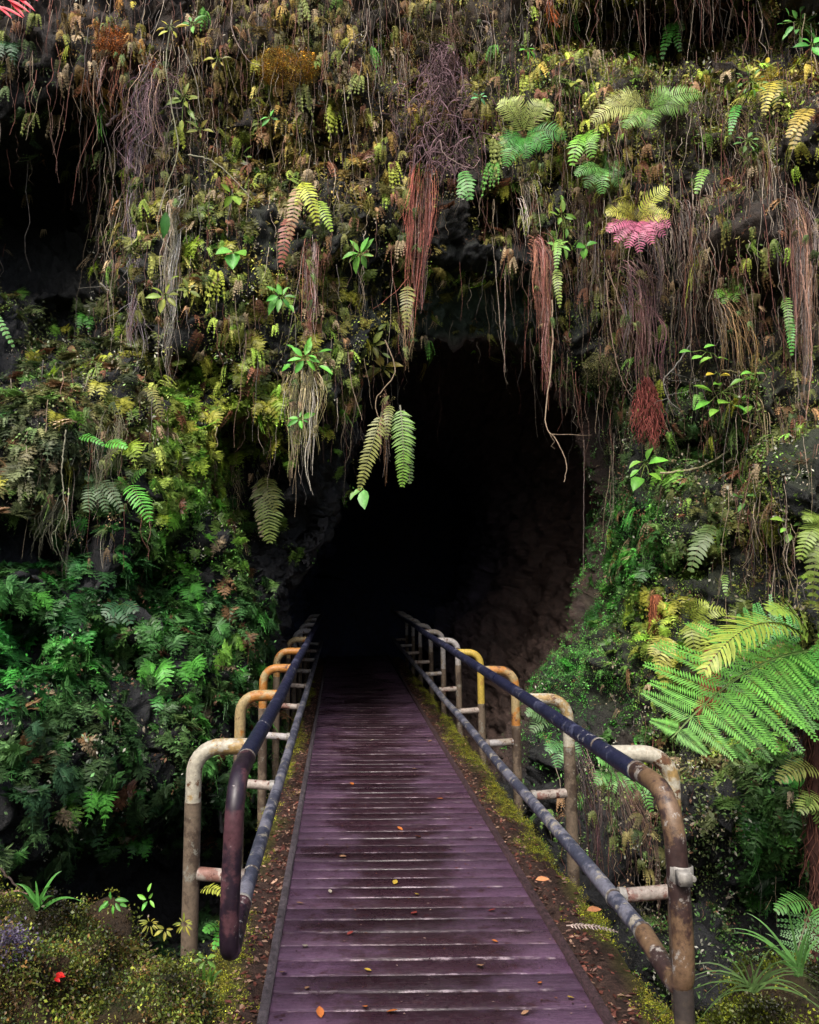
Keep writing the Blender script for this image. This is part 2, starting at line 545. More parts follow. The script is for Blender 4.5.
def scatter(mb, tpls, M, P, tint, which=None):
    """one mesh from many transformed copies of small templates. M:(K,3,3) P:(K,3) tint:(K,3)"""
    K = len(P)
    which = rng.integers(0, len(tpls), K) if which is None else which
    for ti, t in enumerate(tpls):
        s = np.where(which == ti)[0]
        if not len(s): continue
        V = np.einsum('kij,vj->kvi', M[s], t.V) + P[s][:, None]
        C = t.C[None] * tint[s][:, None]
        nv = len(t.V); off = (np.arange(len(s)) * nv)[:, None, None]
        V = V.reshape(-1, 3); C = C.reshape(-1, 3)
        base = mb.n
        mb.V.append(V); mb.C.append(C); mb.n += len(V)
        if len(t.Q): mb.F.append((t.Q[None] + off).reshape(-1, 4) + base)
        if len(t.T): mb.F.append((t.T[None] + off).reshape(-1, 3) + base)


def frames(Nv, yawj=.5, rollj=.25, scale=(.8, 1.2), up=(0, 0, 1)):
    """matrices with columns side, outward, up ; outward ~ Nv jittered"""
    K = len(Nv)
    U = np.tile(np.asarray(up, float), (K, 1)) + rng.normal(size=(K, 3)) * rollj
    O = norm(Nv + rng.normal(size=(K, 3)) * yawj)
    S = norm(np.cross(O, U)); U2 = norm(np.cross(S, O))
    sc = rng.uniform(scale[0], scale[1], K)[:, None, None]
    return np.stack([S, O, U2], -1) * sc
#@@PART2

# ------------------------------------------------------------------ cliff and lava tube
ZM = 8.6
OUT = np.array([(268, 770), (272, 690), (273, 640), (279, 590), (300, 552), (318, 520), (332, 480), (340, 440), (352, 405), (372, 372),
                (400, 350), (432, 338), (470, 332), (505, 336), (535, 350), (562, 372), (585, 396), (600, 425), (608, 460), (612, 500),
                (610, 545), (602, 590), (580, 632), (548, 680), (525, 725), (515, 770), (400, 772)], float)
NTH = 1000
th = np.linspace(0, 2 * np.pi, NTH, endpoint=False)
dirs = np.stack([np.cos(th), np.sin(th)], -1)          # pixel space, y down
Rth = np.zeros(NTH)
for k in range(len(OUT)):
    a = OUT[k] - [VPX, VPY]; b = OUT[(k + 1) % len(OUT)] - [VPX, VPY]
    e = b - a
    den = dirs[:, 0] * e[1] - dirs[:, 1] * e[0]
    den = np.where(np.abs(den) < 1e-9, 1e-9, den)
    t = (a[0] * e[1] - a[1] * e[0]) / den
    u = (a[0] * dirs[:, 1] - a[1] * dirs[:, 0]) / den
    ok = (t > 0) & (u >= 0) & (u <= 1)
    Rth = np.where(ok, t, Rth)
kk = np.exp(-np.linspace(-2, 2, 9) ** 2); kk /= kk.sum()
Rth = np.convolve(np.concatenate([Rth[-4:], Rth, Rth[:4]]), kk, 'valid')
Rth += np.array([4.5 * noise.noise((math.cos(a) * 5, math.sin(a) * 5, 3.1)) + 3 * noise.noise((math.cos(a) * 17, math.sin(a) * 17, 1.1)) for a in th])

# the cliff's distance, read off the photograph at a few dozen spots  (px, py, metres along the bridge)
CP = np.array([
    (0, 0, 6.8), (120, 0, 6.9), (260, 0, 7.4), (420, 0, 7.6), (560, 0, 7.5), (700, 0, 6.9), (819, 0, 6.2),
    (0, 120, 7.0), (60, 200, 7.4), (150, 130, 7.0), (260, 100, 7.4), (420, 100, 7.4), (560, 120, 7.1), (700, 120, 6.6), (819, 120, 5.9),
    (0, 330, 6.4), (80, 360, 6.6), (160, 300, 7.1), (240, 250, 7.2), (330, 220, 7.2), (430, 230, 7.4), (540, 220, 7.1), (650, 230, 6.8), (760, 230, 6.1),
    (300, 340, 7.3), (360, 320, 7.6), (430, 290, 8.35), (480, 286, 8.4), (525, 290, 8.35), (430, 262, 7.5), (480, 258, 7.5), (530, 262, 7.4), (480, 320, 8.5), (600, 330, 7.8), (660, 330, 7.2),
    (200, 420, 7.1), (270, 430, 7.5), (300, 480, 8.0), (310, 530, 8.6), (250, 560, 8.0), (200, 560, 7.2), (120, 480, 6.7), (40, 450, 6.0),
    (0, 560, 5.4), (80, 620, 5.8), (160, 660, 6.3), (230, 640, 7.2), (260, 680, 7.9), (0, 700, 4.9), (80, 760, 5.2), (170, 760, 6.0), (240, 780, 7.2),
    (0, 850, 4.6), (90, 880, 5.4), (170, 900, 6.1), (0, 1000, 4.4), (200, 1020, 5.8),
    (640, 420, 7.7), (700, 400, 7.0), (780, 400, 6.2), (640, 520, 7.6), (720, 520, 6.8), (819, 500, 5.5), (620, 620, 7.5), (680, 640, 6.9),
    (570, 700, 7.9), (560, 780, 7.6), (620, 740, 6.9), (660, 820, 6.0), (720, 700, 6.3), (790, 680, 5.7), (819, 640, 5.4),
    (720, 830, 5.3), (800, 800, 4.9), (720, 960, 4.8), (819, 960, 4.3), (620, 900, 6.2), (600, 1000, 5.9),
    (380, 800, 8.5), (380, 900, 8.0), (380, 1020, 7.4), (280, 900, 7.6), (480, 900, 7.6), (380, 1300, 6.4), (500, 800, 8.2),
    (-300, 300, 4.8), (-300, 700, 3.6), (-200, 0, 5.4), (1000, 300, 4.6), (1000, 700, 3.9), (1100, 0, 4.8), (400, -350, 8.2), (0, -350, 6.8), (800, -350, 6.6),
    (-200, 1100, 3.6), (1000, 1100, 3.6)], float)
REC = [(45, 250, 75, 105, 1.5), (105, 135, 45, 30, .6), (100, 330, 60, 30, .9), (175, 372, 40, 22, .8), (235, 70, 22, 16, .5), (265, 150, 22, 14, .4), (330, 130, 18, 24, .4),
       (505, 210, 24, 18, .7), (590, 190, 30, 30, .3), (700, 28, 110, 34, 1.3), (35, 545, 55, 30, .9), (150, 560, 22, 40, .6), (128, 665, 40, 22, .6), (15, 650, 25, 40, .6),
       (140, 880, 110, 70, 1.2), (245, 480, 32, 60, .7), (205, 560, 20, 14, .4), (262, 560, 22, 34, .5), (700, 445, 34, 20, .5), (510, 430 - 190, 20, 12, .5), (440, 60, 26, 16, .4),
       (700, 560, 30, 20, .6), (775, 930, 60, 45, .9), (690, 880, 40, 40, .5), (790, 640, 20, 20, .2), (700, 90, 30, 10, .2), (380, 60, 20, 14, .4), (620, 320, 22, 30, .3)]


def cliff_depth(px, py):
    px = np.asarray(px, float)[..., None]; py = np.asarray(py, float)[..., None]
    d2 = (px - CP[:, 0]) ** 2 + (py - CP[:, 1]) ** 2 + 350
    w = 1 / d2 ** 1.6
    z = (w * CP[:, 2]).sum(-1) / w.sum(-1)
    px = px[..., 0]; py = py[..., 0]
    for cx, cy, rx, ry, dz in REC:
        q = ((px - cx) / rx) ** 2 + ((py - cy) / ry) ** 2
        z = z + dz * np.exp(-q * q * .8)
    return z


NR, NT = 230, 120
k = np.arange(NR)
rr_ = 3.0 * k + 0.006 * k ** 2.0
rmax = 950
rr_ = rr_ / rr_[-1] * (rmax - 190)
px = VPX + dirs[:, 0][None] * (Rth[None] + rr_[:, None]); py = VPY + dirs[:, 1][None] * (Rth[None] + rr_[:, None])
zc = cliff_depth(px, py)
sm = np.clip(rr_[:, None] / 46, 0, 1); sm = sm * sm * (3 - 2 * sm)
zc = ZM + (zc - ZM) * (sm * .85 + .15 * np.clip(rr_[:, None] / 12, 0, 1))
Pc = CAM + rays(px, py) * zc[..., None]
# tube rings
qp = CAM + rays(px[0], py[0]) * ZM
q = qp - np.array([0, ZM, 0]); cen = np.array([0.35, 0, 1.7])
tz = np.linspace(0, 1, NT + 1)[1:] ** 1.6
TL = 10.2
Pt = []
for t in tz:
    y = ZM + TL * t
    w = 1.0 + 0.14 * math.sin(t * 9)
    c = cen + np.array([-.5 * t * t, 0, 0])
    Q_ = cen + (q - cen) * w
    Q_ = Q_ + (c - cen)
    Q_[:, 1] = y
    Pt.append(Q_)
Pt = np.array(Pt)[::-1]
GP = np.concatenate([Pt, Pc]); NRT = len(GP)


def grid_normals(G):
    dr = np.gradient(G, axis=0)
    dt = np.roll(G, -1, 1) - np.roll(G, 1, 1)
    return norm(np.cross(dr, dt))


GN = grid_normals(GP)
# orient toward camera/axis
toc = norm(np.array([0.35, 0, 1.7]) - GP)
flip = np.sign((GN * toc).sum(-1)); flip[flip == 0] = 1
GN = GN * flip[..., None]
NZ = np.zeros(GP.shape[:2]); NZ2 = np.zeros(GP.shape[:2])
fb = noise.fractal; rid = noise.ridged_multi_fractal; vor = noise.cell
for i in range(NRT):
    for j in range(NTH):
        p = GP[i, j]
        v = Vector((p[0], p[1], p[2]))
        a = fb(v * 0.9, 1.0, 2.0, 2) * .30
        b_ = abs(fb(v * 2.6 + Vector((5, 1, 7)), .9, 2.1, 4)) * .34
        c_ = fb(v * 9.0, .8, 2.0, 3) * .035
        NZ[i, j] = a - b_ + c_
        NZ2[i, j] = b_
fade = np.ones(GP.shape[:2])
fade[:NT] = .75
GP2 = GP + GN * (NZ * fade)[..., None]
# cave floor flattened under the bridge and kept below the walkway
inx = (GP2[..., 0] > -.95) & (GP2[..., 0] < 1.6)
GP2[..., 2] = np.where(inx & (GP2[..., 2] < .4) & (GP2[..., 1] > 6), np.minimum(GP2[..., 2], -.38), GP2[..., 2])
GN2 = grid_normals(GP2); GN2 *= np.sign((GN2 * GN).sum(-1))[..., None]

# rock colour: dark basalt, brown earth along the top, moss where it grows
gx, gy, _ = project(GP2)
basalt = np.array([.017, .018, .020]); earth = np.array([.048, .031, .021]); moss = np.array([.040, .054, .021]); tubewall = np.array([.020, .0145, .017])


def gauss(px, py, L):
    o = np.zeros(np.shape(px))
    for cx, cy, rx, ry, w in L:
        o = np.maximum(o, w * np.exp(-(((px - cx) / rx) ** 2 + ((py - cy) / ry) ** 2)))
    return o


def mixc(a, b, f): return a * (1 - f[..., None]) + b * f[..., None]


W_EARTH = [(420, 0, 420, 75, 1.), (200, 60, 120, 60, .9), (700, 110, 150, 60, 1.), (440, 130, 260, 80, .5), (740, 260, 120, 120, .7), (140, 60, 70, 60, .8), (640, 760, 40, 70, .5)]
W_MOSS = [(300, 60, 60, 30, .9), (620, 590, 80, 110, 1.), (680, 520, 120, 110, .7), (480, 310, 90, 36, 1.2), (640, 150, 120, 50, .8), (460, 60, 200, 80, .5), (560, 660, 60, 60, .9), (240, 200, 160, 120, .5),
          (700, 660, 100, 60, .8), (590, 380, 60, 40, .5), (740, 430, 110, 120, .9), (380, 250, 80, 60, .6)]
nzm = np.clip(.5 + (NZ2 - .1) * 3 + 0.6 * (GN2[..., 2]), 0, 1.4)
CC = np.tile(basalt, GP2.shape[:2] + (1,))
CC = mixc(CC, earth, np.clip(gauss(gx, gy, W_EARTH) * (1.3 - nzm * .5), 0, 1))
CC = mixc(CC, moss, np.clip(gauss(gx, gy, W_MOSS) * nzm * 1.1, 0, 1))
rightw = np.clip((GP2[:NT, :, 0] - .3) / 1.2, 0, 1)
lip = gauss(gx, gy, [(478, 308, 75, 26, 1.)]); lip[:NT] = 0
CC = mixc(CC, np.array([.10, .15, .13]), lip)  # lip colour brightened to make up for the shade under the brow
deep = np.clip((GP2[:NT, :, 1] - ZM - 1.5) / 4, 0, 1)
CC[:NT] = mixc(mixc(np.tile(np.array([.022, .022, .025]), (NT, NTH, 1)), np.array([.034, .042, .090]), deep), np.array([.058, .036, .029]), rightw * np.clip(1.6 - (GP2[:NT, :, 1] - ZM) / 5, 0, 1))  # navy cave glow put into the wall colour, growing with depth
m = MB()
i = np.arange(NRT - 1)[:, None] * NTH; j = np.arange(NTH)[None]; j2 = (j + 1) % NTH
Q = np.stack([i + j, i + j2, i + NTH + j2, i + NTH + j], -1).reshape(-1, 4)
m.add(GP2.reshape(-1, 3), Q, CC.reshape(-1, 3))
# end of the tube, coloured with the same painted navy glow
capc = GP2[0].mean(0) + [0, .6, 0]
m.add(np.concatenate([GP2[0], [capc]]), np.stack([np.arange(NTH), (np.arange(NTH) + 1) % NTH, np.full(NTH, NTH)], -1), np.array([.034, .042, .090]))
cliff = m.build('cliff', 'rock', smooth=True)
tag(cliff, 'dark lava rock face with the mouth of the cave in it', 'cliff', kind='structure')
bvh = BVHTree.FromPolygons([Vector(p) for p in GP2.reshape(-1, 3)], Q.tolist(), all_triangles=False)


def hit(px, py, out=0.0):
    """point of the rock seen through a pixel, moved OUT metres toward the open, and the rock's normal there"""
    d = rays(px, py); d = Vector(norm(d))
    r = bvh.ray_cast(Vector(CAM), d)
    if r[0] is None:
        P = at(px, py, 7.0); return np.array(P), np.array([0, -1, 0.])
    n = Vector(r[1])
    if n.dot(d) > 0: n = -n
    P = np.array(r[0]) - np.array(d) * out
    return P, np.array(n)


def on_depth(px, py, Y): return at(px, py, Y)


# ------------------------------------------------------------------ the ground: pit floor, bank the camera stands on, unseen slopes added to block low light
def ground_z(x, y):
    v = noise.fractal(Vector((x * .5, y * .5, 2.0)), 1.0, 2.0, 4) * .25 + noise.fractal(Vector((x * 3, y * 3, 0)), .8, 2.0, 3) * .05
    bank = 1 / (1 + math.exp(max(-30, min(30, (y - 2.0 + .25 * math.sin(x * 1.3)) * 4.5))))
    z = -2.5 * (1 - bank) - .16 * bank
    back = max(0, -y - 5) * .8
    side = max(0, abs(x) - 6.5) * 1.0 if y < 9 else 0
    h = min(9.0, max(back, side)) * (1 if y < 8 else 0)  # unseen rise at back and sides, added to keep the cave dark
    return z + v * (.35 + .65 * (1 - bank)) + h


xs = np.concatenate([np.linspace(-160, -14, 14), np.linspace(-13, 13, 150), np.linspace(14, 160, 14)])
ys = np.concatenate([np.linspace(-160, -14, 14), np.linspace(-13, 13, 150), np.linspace(14, 160, 10)])
G = np.array([[(x, y, ground_z(x, y)) for x in xs] for y in ys])
gc = np.array([.03, .024, .018]) * np.ones(G.shape)
mo = np.array([noise.noise(Vector((p[0] * 1.5, p[1] * 1.5, 9))) for p in G.reshape(-1, 3)]).reshape(G.shape[:2])
gc = mixc(gc, np.array([.03, .045, .012]), np.clip(.5 + mo, 0, 1))
m = MB(); nx = len(xs); i = np.arange(len(ys) - 1)[:, None] * nx; j = np.arange(nx - 1)[None]
m.add(G.reshape(-1, 3), np.stack([i + j, i + j + 1, i + nx + j + 1, i + nx + j], -1).reshape(-1, 4), gc.reshape(-1, 3))
tag(m.build('ground', 'soil', smooth=True), kind='structure')

# ------------------------------------------------------------------ light
SUN_EL, SUN_AZ = math.radians(50), math.radians(-160)      # azimuth measured from +Y toward +X : behind the camera
w = bpy.data.worlds.new("World"); scene.world = w; w.use_nodes = True
nt = w.node_tree; nt.nodes.clear()
wo = nt.nodes.new('ShaderNodeOutputWorld'); bg = nt.nodes.new('ShaderNodeBackground'); sk = nt.nodes.new('ShaderNodeTexSky')
sk.sky_type = 'NISHITA'; sk.sun_disc = False; sk.sun_elevation = SUN_EL; sk.sun_rotation = SUN_AZ
sk.air_density = 1.0; sk.dust_density = 5.0; sk.ozone_density = 1.0
nt.links.new(sk.outputs[0], bg.inputs[0]); bg.inputs[1].default_value = 0.11
nt.links.new(bg.outputs[0], wo.inputs[0])
sd = bpy.data.lights.new('sun', 'SUN'); so = bpy.data.objects.new('sun', sd); COL.objects.link(so)
sd.energy = 1.5; sd.angle = math.radians(22); sd.color = (1.0, .97, .92)
sv = Vector((math.sin(SUN_AZ) * math.cos(SUN_EL), math.cos(SUN_AZ) * math.cos(SUN_EL), math.sin(SUN_EL)))
so.rotation_euler = sv.to_track_quat('Z', 'Y').to_euler()
scene.view_settings.view_transform = 'Standard'
scene.view_settings.look = 'None'
scene.view_settings.gamma = 1
scene.view_settings.exposure = 1.15
scene.cycles.max_bounces = 5
scene.cycles.diffuse_bounces = 4
scene.cycles.glossy_bounces = 2
scene.cycles.transmission_bounces = 2

# ------------------------------------------------------------------ footbridge
deck = empty('footbridge', (0.34, 1.4, 0), 'narrow boardwalk of wet purple-brown planks running into the cave mouth', 'footbridge')
X0, X1 = -.265, .955
m = MB(); rgd = np.random.default_rng(3)
y = 1.35; PIT = .135
k0 = int(math.floor(1.35 / PIT))
for k in range(k0, int(17.2 / PIT)):
    y = k * PIT
    c = np.array([1, 1, 1]) * rgd.uniform(.68, 1.22) * np.array([1, rgd.uniform(.96, 1.03), rgd.uniform(.95, 1.05)])
    dz = rgd.uniform(-.0025, .0025)
    box(m, (X0, y + .005, -.045 + dz), (X1, y + PIT - .006, dz), c, bevel=.005)
plk = m.build('plank_deck', 'wet_painted_planks', None); plk.parent = deck; plk.matrix_parent_inverse = Matrix.Translation((-.34, -1.4, 0))


def part(mb, name, mat, parent, smooth=False):
    o = mb.build(name, mat, None, smooth=smooth)
    o.parent = parent
    o.matrix_parent_inverse = Matrix.Translation(-parent.location) if parent.parent is None else Matrix.Identity(4)
    return o


m = MB()
box(m, (X0 - .034, 1.35, -.20), (X0 - .002, 17.2, .022), (.14, .115, .13), .006)
part(m, 'edge_board', 'soil', deck)
m = MB()
box(m, (X1 + .002, 1.35, -.20), (X1 + .036, 17.2, .022), (.060, .028, .034), .006)
part(m, 'edge_board', 'soil', deck)
m = MB()
for x in (X0 + .06, .34, X1 - .1):
    box(m, (x, 1.35, -.22), (x + .08, 17.1, -.048), (.05, .035, .03))
part(m, 'joist', 'soil', deck)


def ledge(x0, x1, y1=17.0):
    """rough earth-and-stone kerb beside the deck"""
    nx_, ny_ = 22, 420
    xs_ = np.linspace(0, 1, nx_); ys_ = np.linspace(1.2, y1, ny_)
    V, C = [], []
    s = 1 if x1 > x0 else -1
    for yy in ys_:
        wv = 1 + .22 * noise.noise(Vector((yy * .9, x0, 0))) + .12 * noise.noise(Vector((yy * 4, x0, 3)))
        for u in xs_:
            x = x0 + (x1 - x0) * u * wv
            edge = max(0, (u - .72) / .28)
            z = -.035 + .035 * noise.fractal(Vector((x * 7, yy * 7, 0)), .8, 2, 4) + .02 * math.sin(u * 3.1) - .32 * edge ** 1.7
            mz = noise.noise(Vector((x * 3, yy * 2.2, 5))) + (u - .45) * 1.5
            f = min(1, max(0, mz * 1.8 + .2))
            c = np.array([.062, .034, .026]) * (1 - f) + np.array([.095, .090, .018]) * f
            V.append((x, yy, z)); C.append(c * (1 + .4 * noise.noise(Vector((x * 25, yy * 25, 0)))))
    # skirt
    for yy in ys_:
        V.append((x1 - .02 * s, yy, -.9)); C.append((.03, .025, .02))
    m = MB()
    i = np.arange(ny_ - 1)[:, None] * nx_; j = np.arange(nx_ - 1)[None]
    Qq = np.stack([i + j, i + j + 1, i + nx_ + j + 1, i + nx_ + j], -1).reshape(-1, 4)
    o = nx_ * ny_; ii = np.arange(ny_ - 1)
    Q2 = np.stack([ii * nx_ + nx_ - 1, o + ii, o + ii + 1, (ii + 1) * nx_ + nx_ - 1], -1)
    m.add(V, np.concatenate([Qq, Q2]), C)
    return m, np.array(V[:o]).reshape(ny_, nx_, 3)


mR, LR = ledge(X1 + .03, 1.30)
part(mR, 'mossy_kerb', 'mossy_rock', deck, True)
mL, LL = ledge(X0 - .03, -.55)
part(mL, 'mossy_kerb', 'mossy_rock', deck, True)

# ------------------------------------------------------------------ railings
RR = .033


def railing(side, X, Xo, y_end, y_first, count, label, zlow, paints, far=16.9):
    root = empty('railing', (X, y_end, 0), label, 'railing', )
    zt = .93
    # top rail : dark paint
    a = MB(); b2 = MB()
    ybend = y_end + .30
    pts = np.array([(X + .004 * math.sin(yy * 1.7), yy, zt + .004 * math.sin(yy * 1.1 + side)) for yy in np.linspace(ybend, far, 60)])
    tube(a, pts, RR, 16)
    part(a, 'top_rail', 'dark_rail_paint', root, True)
    # worn end loop: bend, upright, back to the low rail
    loop = fillet([(X, ybend, zt), (X, y_end, zt), (X + side * .015, y_end - .01, .50), (X + side * .015, y_end, zlow - .06), (X + side * .01, y_end + .32, zlow)], .15, 9)
    loop = resample(loop, .02)
    tube(b2, loop, RR * 1.0, 16)
    part(b2, 'end_bend', 'worn_end_paint' if side > 0 else 'dark_end_paint', root, True)
    low = np.array([(X + side * .01, yy, zlow + .006 * math.sin(yy * 2)) for yy in np.linspace(y_end + .32, far, 60)])
    c = MB(); tube(c, low, RR * .92, 16)
    part(c, 'low_rail', 'scuffed_rail_paint', root, True)
    for (yy, z) in ((ybend, zt), (y_end + .32, zlow), (y_end + .62, zlow)) + (((ybend + .42, zt),) if side > 0 else ()):
        d = MB(); xx = X + (0 if z == zt else side * .01)
        tube(d, np.array([(xx, yy + t, z) for t in (-.010, -.006, .006, .010)]), np.array([RR + .0005, RR + .002, RR + .002, RR + .0005]), 16, cap=False)
        part(d, 'joint_band', 'bright_steel', root, True)
    r2 = np.random.default_rng(5 + (side > 0))
    for k in range(count):
        yy = y_first + 1.45 * k
        xo = Xo + side * r2.uniform(-.01, .01)
        zz = zt - .01; zs = r2.uniform(.62, .72) if side < 0 else r2.uniform(.45, .66)
        e = MB()
        path = fillet([(X + side * .02, yy, zz), (xo, yy, zz), (xo + side * .005, yy + .01, zs)], .13, 9)
        tube(e, resample(path, .025), RR * .97, 14, cap=True)
        h = part(e, 'hoop', paints[min(k, len(paints) - 1)], root, True)
        g = MB()
        tube(g, resample([(xo + side * .005, yy + .01, zs), (xo + side * r2.uniform(0, .03), yy + .02, -.75)], .05), RR * 1.03, 12)
        part(g, 'post', 'rusty_post', root, True)
        f = MB()
        bx_ = zlow + .005
        tube(f, np.array([(X + side * .03, yy, bx_), (xo - side * .02, yy + .01, bx_ + .012)]), RR * .8, 12)
        part(f, 'brace', 'pinkish_brace' if k % 3 != 2 else 'grey_paint', root, True)
        # weld collars
        g2 = MB(); tube(g2, np.array([(X + side * .03, yy, bx_), (X + side * .055, yy, bx_)]), RR * .98, 12)
        part(g2, 'weld_collar', 'bright_steel', root, True)
    # stump the end upright stands on
    if side < 0: return root
    s_ = MB(); tube(s_, np.array([(X + side * .017, y_end + .01, zlow - .02), (X + side * .02, y_end, -.8)]), RR * .92, 14)
    part(s_, 'foot_post', 'dark_post', root, True)
    return root


rl = railing(-1, -.352, -.585, 2.86, 3.43, 9, 'pipe railing along the fern wall, ending in a dark bend beside the mossy boulder', .405,
             ['cream_paint', 'ochre_paint', 'ochre_paint', 'ochre_paint', 'ochre_paint', 'grey_paint'], far=15.8)
rr2 = railing(1, 1.035, 1.285, 2.63, 3.26, 10, 'pipe railing beside the bright tree fern, its end upright wearing a steel clamp', .385,
              ['cream_paint', 'cream_paint', 'ochre_paint', 'yellow_paint', 'grey_paint', 'grey_paint'], far=16.9)
# steel clamp on the upright of that railing
m = MB()
tube(m, np.array([(1.05, 2.62, z) for z in (.672, .676, .716, .72)]), np.array([RR + .001, RR + .005, RR + .005, RR + .001]), 20, cap=False)
box(m, (1.022, 2.555, .676), (1.060, 2.592, .716), bevel=.003)
tube(m, np.array([(1.066, 2.56, .696), (1.066, 2.61, .696)]), .009, 8)
part(m, 'clamp', 'bright_steel', rr2)
#@@PART3

# ------------------------------------------------------------------ plant cover of the rock
KG = 1.25      # overall plant albedo trim


def leafcol(c, k=1.0):
    c = lin(c) * KG * k * .62
    if c[1] >= c[0] and c[1] > c[2]: c = c * np.array([1.08, .93, .58]) + np.array([.008, 0, 0])
    lum = c.mean()
    return c * .87 + lum * .13


fc = .25 * (GP2[:-1] + GP2[1:] + np.roll(GP2, -1, 1)[:-1] + np.roll(GP2, -1, 1)[1:])
e1 = GP2[1:] - GP2[:-1]; e2 = np.roll(GP2, -1, 1)[:-1] - GP2[:-1]
area = np.linalg.norm(np.cross(e1, e2), axis=-1)
fn = GN2[:-1]; fbn = GN[:-1]
fx, fy, fw = project(fc)
ringi = np.arange(NRT - 1)[:, None] * np.ones((1, NTH))
zone_ok = (fx > -220) & (fx < 1040) & (fy > -110) & (fy < 1060) & (ringi > NT - 26)
FC = fc[zone_ok]; FA = area[zone_ok]; FN = norm(fn[zone_ok] * .5 + fbn[zone_ok]); FX = fx[zone_ok]; FY = fy[zone_ok]
FNR = fn[zone_ok]
gapn = np.array([noise.fractal(Vector((p[0] * 2.2 + 3, p[1] * 1.4 + 3, p[2] * .95 + 3)), 1.0, 2.0, 3) for p in FC])
huen = np.array([noise.fractal(Vector(tuple(p * 2.2)) + Vector((13, 3, 8)), 1.0, 2.0, 2) for p in FC])
HOL = [(45, 240, 80, 110, 1), (110, 130, 40, 28, .8), (105, 330, 50, 25, .7), (175, 372, 36, 22, 1), (235, 70, 20, 14, .8), (265, 150, 20, 12, .7), (505, 208, 24, 18, 1),
       (700, 30, 120, 34, .9), (30, 548, 55, 28, 1), (145, 565, 16, 28, .8), (128, 665, 38, 20, .9), (8, 655, 16, 34, .9), (130, 880, 110, 55, 1.2), (247, 485, 30, 55, .9),
       (205, 560, 14, 14, .6), (262, 560, 22, 44, 1), (700, 448, 30, 18, .9), (700, 562, 26, 14, .9), (780, 945, 60, 40, 1), (690, 900, 40, 50, .8), (320, 440, 20, 50, .8),
       (300, 500, 40, 30, 1.), (480, 300, 60, 30, 1.), (440, 60, 20, 12, .7), (590, 730, 60, 120, .6), (400, 900, 150, 160, 2), (600, 420, 24, 40, .9), (305, 500, 34, 60, 1.3), (285, 610, 22, 80, 1.3), (60, 140, 50, 30, .9)]
HOLF = gauss(FX, FY, HOL)


FXC = np.clip(FX, 10, 809) + .35 * (FX - np.clip(FX, 10, 809)); FYC = np.clip(FY, 5, 2000)


def field(L, thr=-.12, gap=1.0):
    w = gauss(FXC, FYC, L) * np.clip(1 - HOLF * 1.25, 0, 1)
    g = np.clip((gapn - thr) * 7 + .5, 0, 1)
    return w * (1 - gap + gap * g) * FA


def pick(wt, n):
    p = wt / wt.sum()
    return rng.choice(len(p), n, p=p)


CS = [(40, 600, 44, 92, 48), (20, 640, 45, 130, 52), (80, 560, 45, 105, 58), (200, 560, 88, 140, 48), (180, 600, 54, 112, 52), (120, 700, 48, 88, 50), (220, 700, 56, 98, 48),
      (60, 760, 50, 84, 52), (150, 800, 48, 80, 50), (220, 620, 56, 100, 56), (230, 520, 90, 130, 50), (200, 430, 112, 140, 44), (240, 400, 120, 148, 52), (160, 420, 100, 130, 54), (60, 420, 84, 104, 68), (100, 350, 70, 84, 56),
      (250, 300, 112, 118, 60), (300, 150, 104, 100, 50), (100, 60, 100, 84, 40), (350, 100, 96, 90, 44), (450, 250, 104, 112, 62), (600, 150, 112, 122, 52), (700, 120, 96, 104, 44),
      (780, 150, 104, 112, 44), (700, 300, 84, 88, 52), (700, 500, 72, 88, 50), (620, 560, 58, 120, 58), (600, 600, 62, 122, 60), (645, 515, 60, 112, 60), (570, 680, 60, 120, 60), (640, 480, 70, 96, 64), (40, 450, 84, 96, 76), (120, 380, 90, 96, 66), (780, 560, 96, 106, 46), (700, 820, 78, 88, 60), (780, 850, 52, 100, 52), (660, 620, 110, 130, 46),
      (50, 100, 60, 84, 60), (300, 350, 104, 112, 56)]
CS = np.array(CS, float)


def zonecol(x, y):
    d = (x[:, None] - CS[:, 0]) ** 2 + (y[:, None] - CS[:, 1]) ** 2 + 300
    w = 1 / d ** 2
    return (w[..., None] * lin(CS[None, :, 2:])).sum(1) / w.sum(1)[:, None]


def covertint(idx, deadp=.0, bright=.12, dead=((150, 118, 84), (124, 84, 62), (168, 150, 120))):
    c = zonecol(FX[idx], FY[idx]) * KG * np.array([1.12, 1.0, .70]) * 1.0
    n = len(idx)
    ds = np.where((FX[idx] < 280) & (FY[idx] > 520), .22, .14)[:, None]
    c = c * (1 - ds) + c.mean(1)[:, None] * ds
    c = c * np.exp(rng.normal(0, .33, n))[:, None] * (1 + huen[idx] * .7)[:, None]
    c[:, 0] *= np.exp(rng.normal(0, .12, n) + huen[idx] * .3)
    br = rng.random(n) < bright
    c[br] *= np.array([1.2, 1.7, 1.1])
    dp = rng.random(n) < (deadp * np.ones(n))
    dl = lin(np.array(dead, float))[rng.integers(0, len(dead), n)] * rng.uniform(.6, 1.1, n)[:, None]
    c[dp] = dl[dp]
    return np.clip(c, .004, .7)


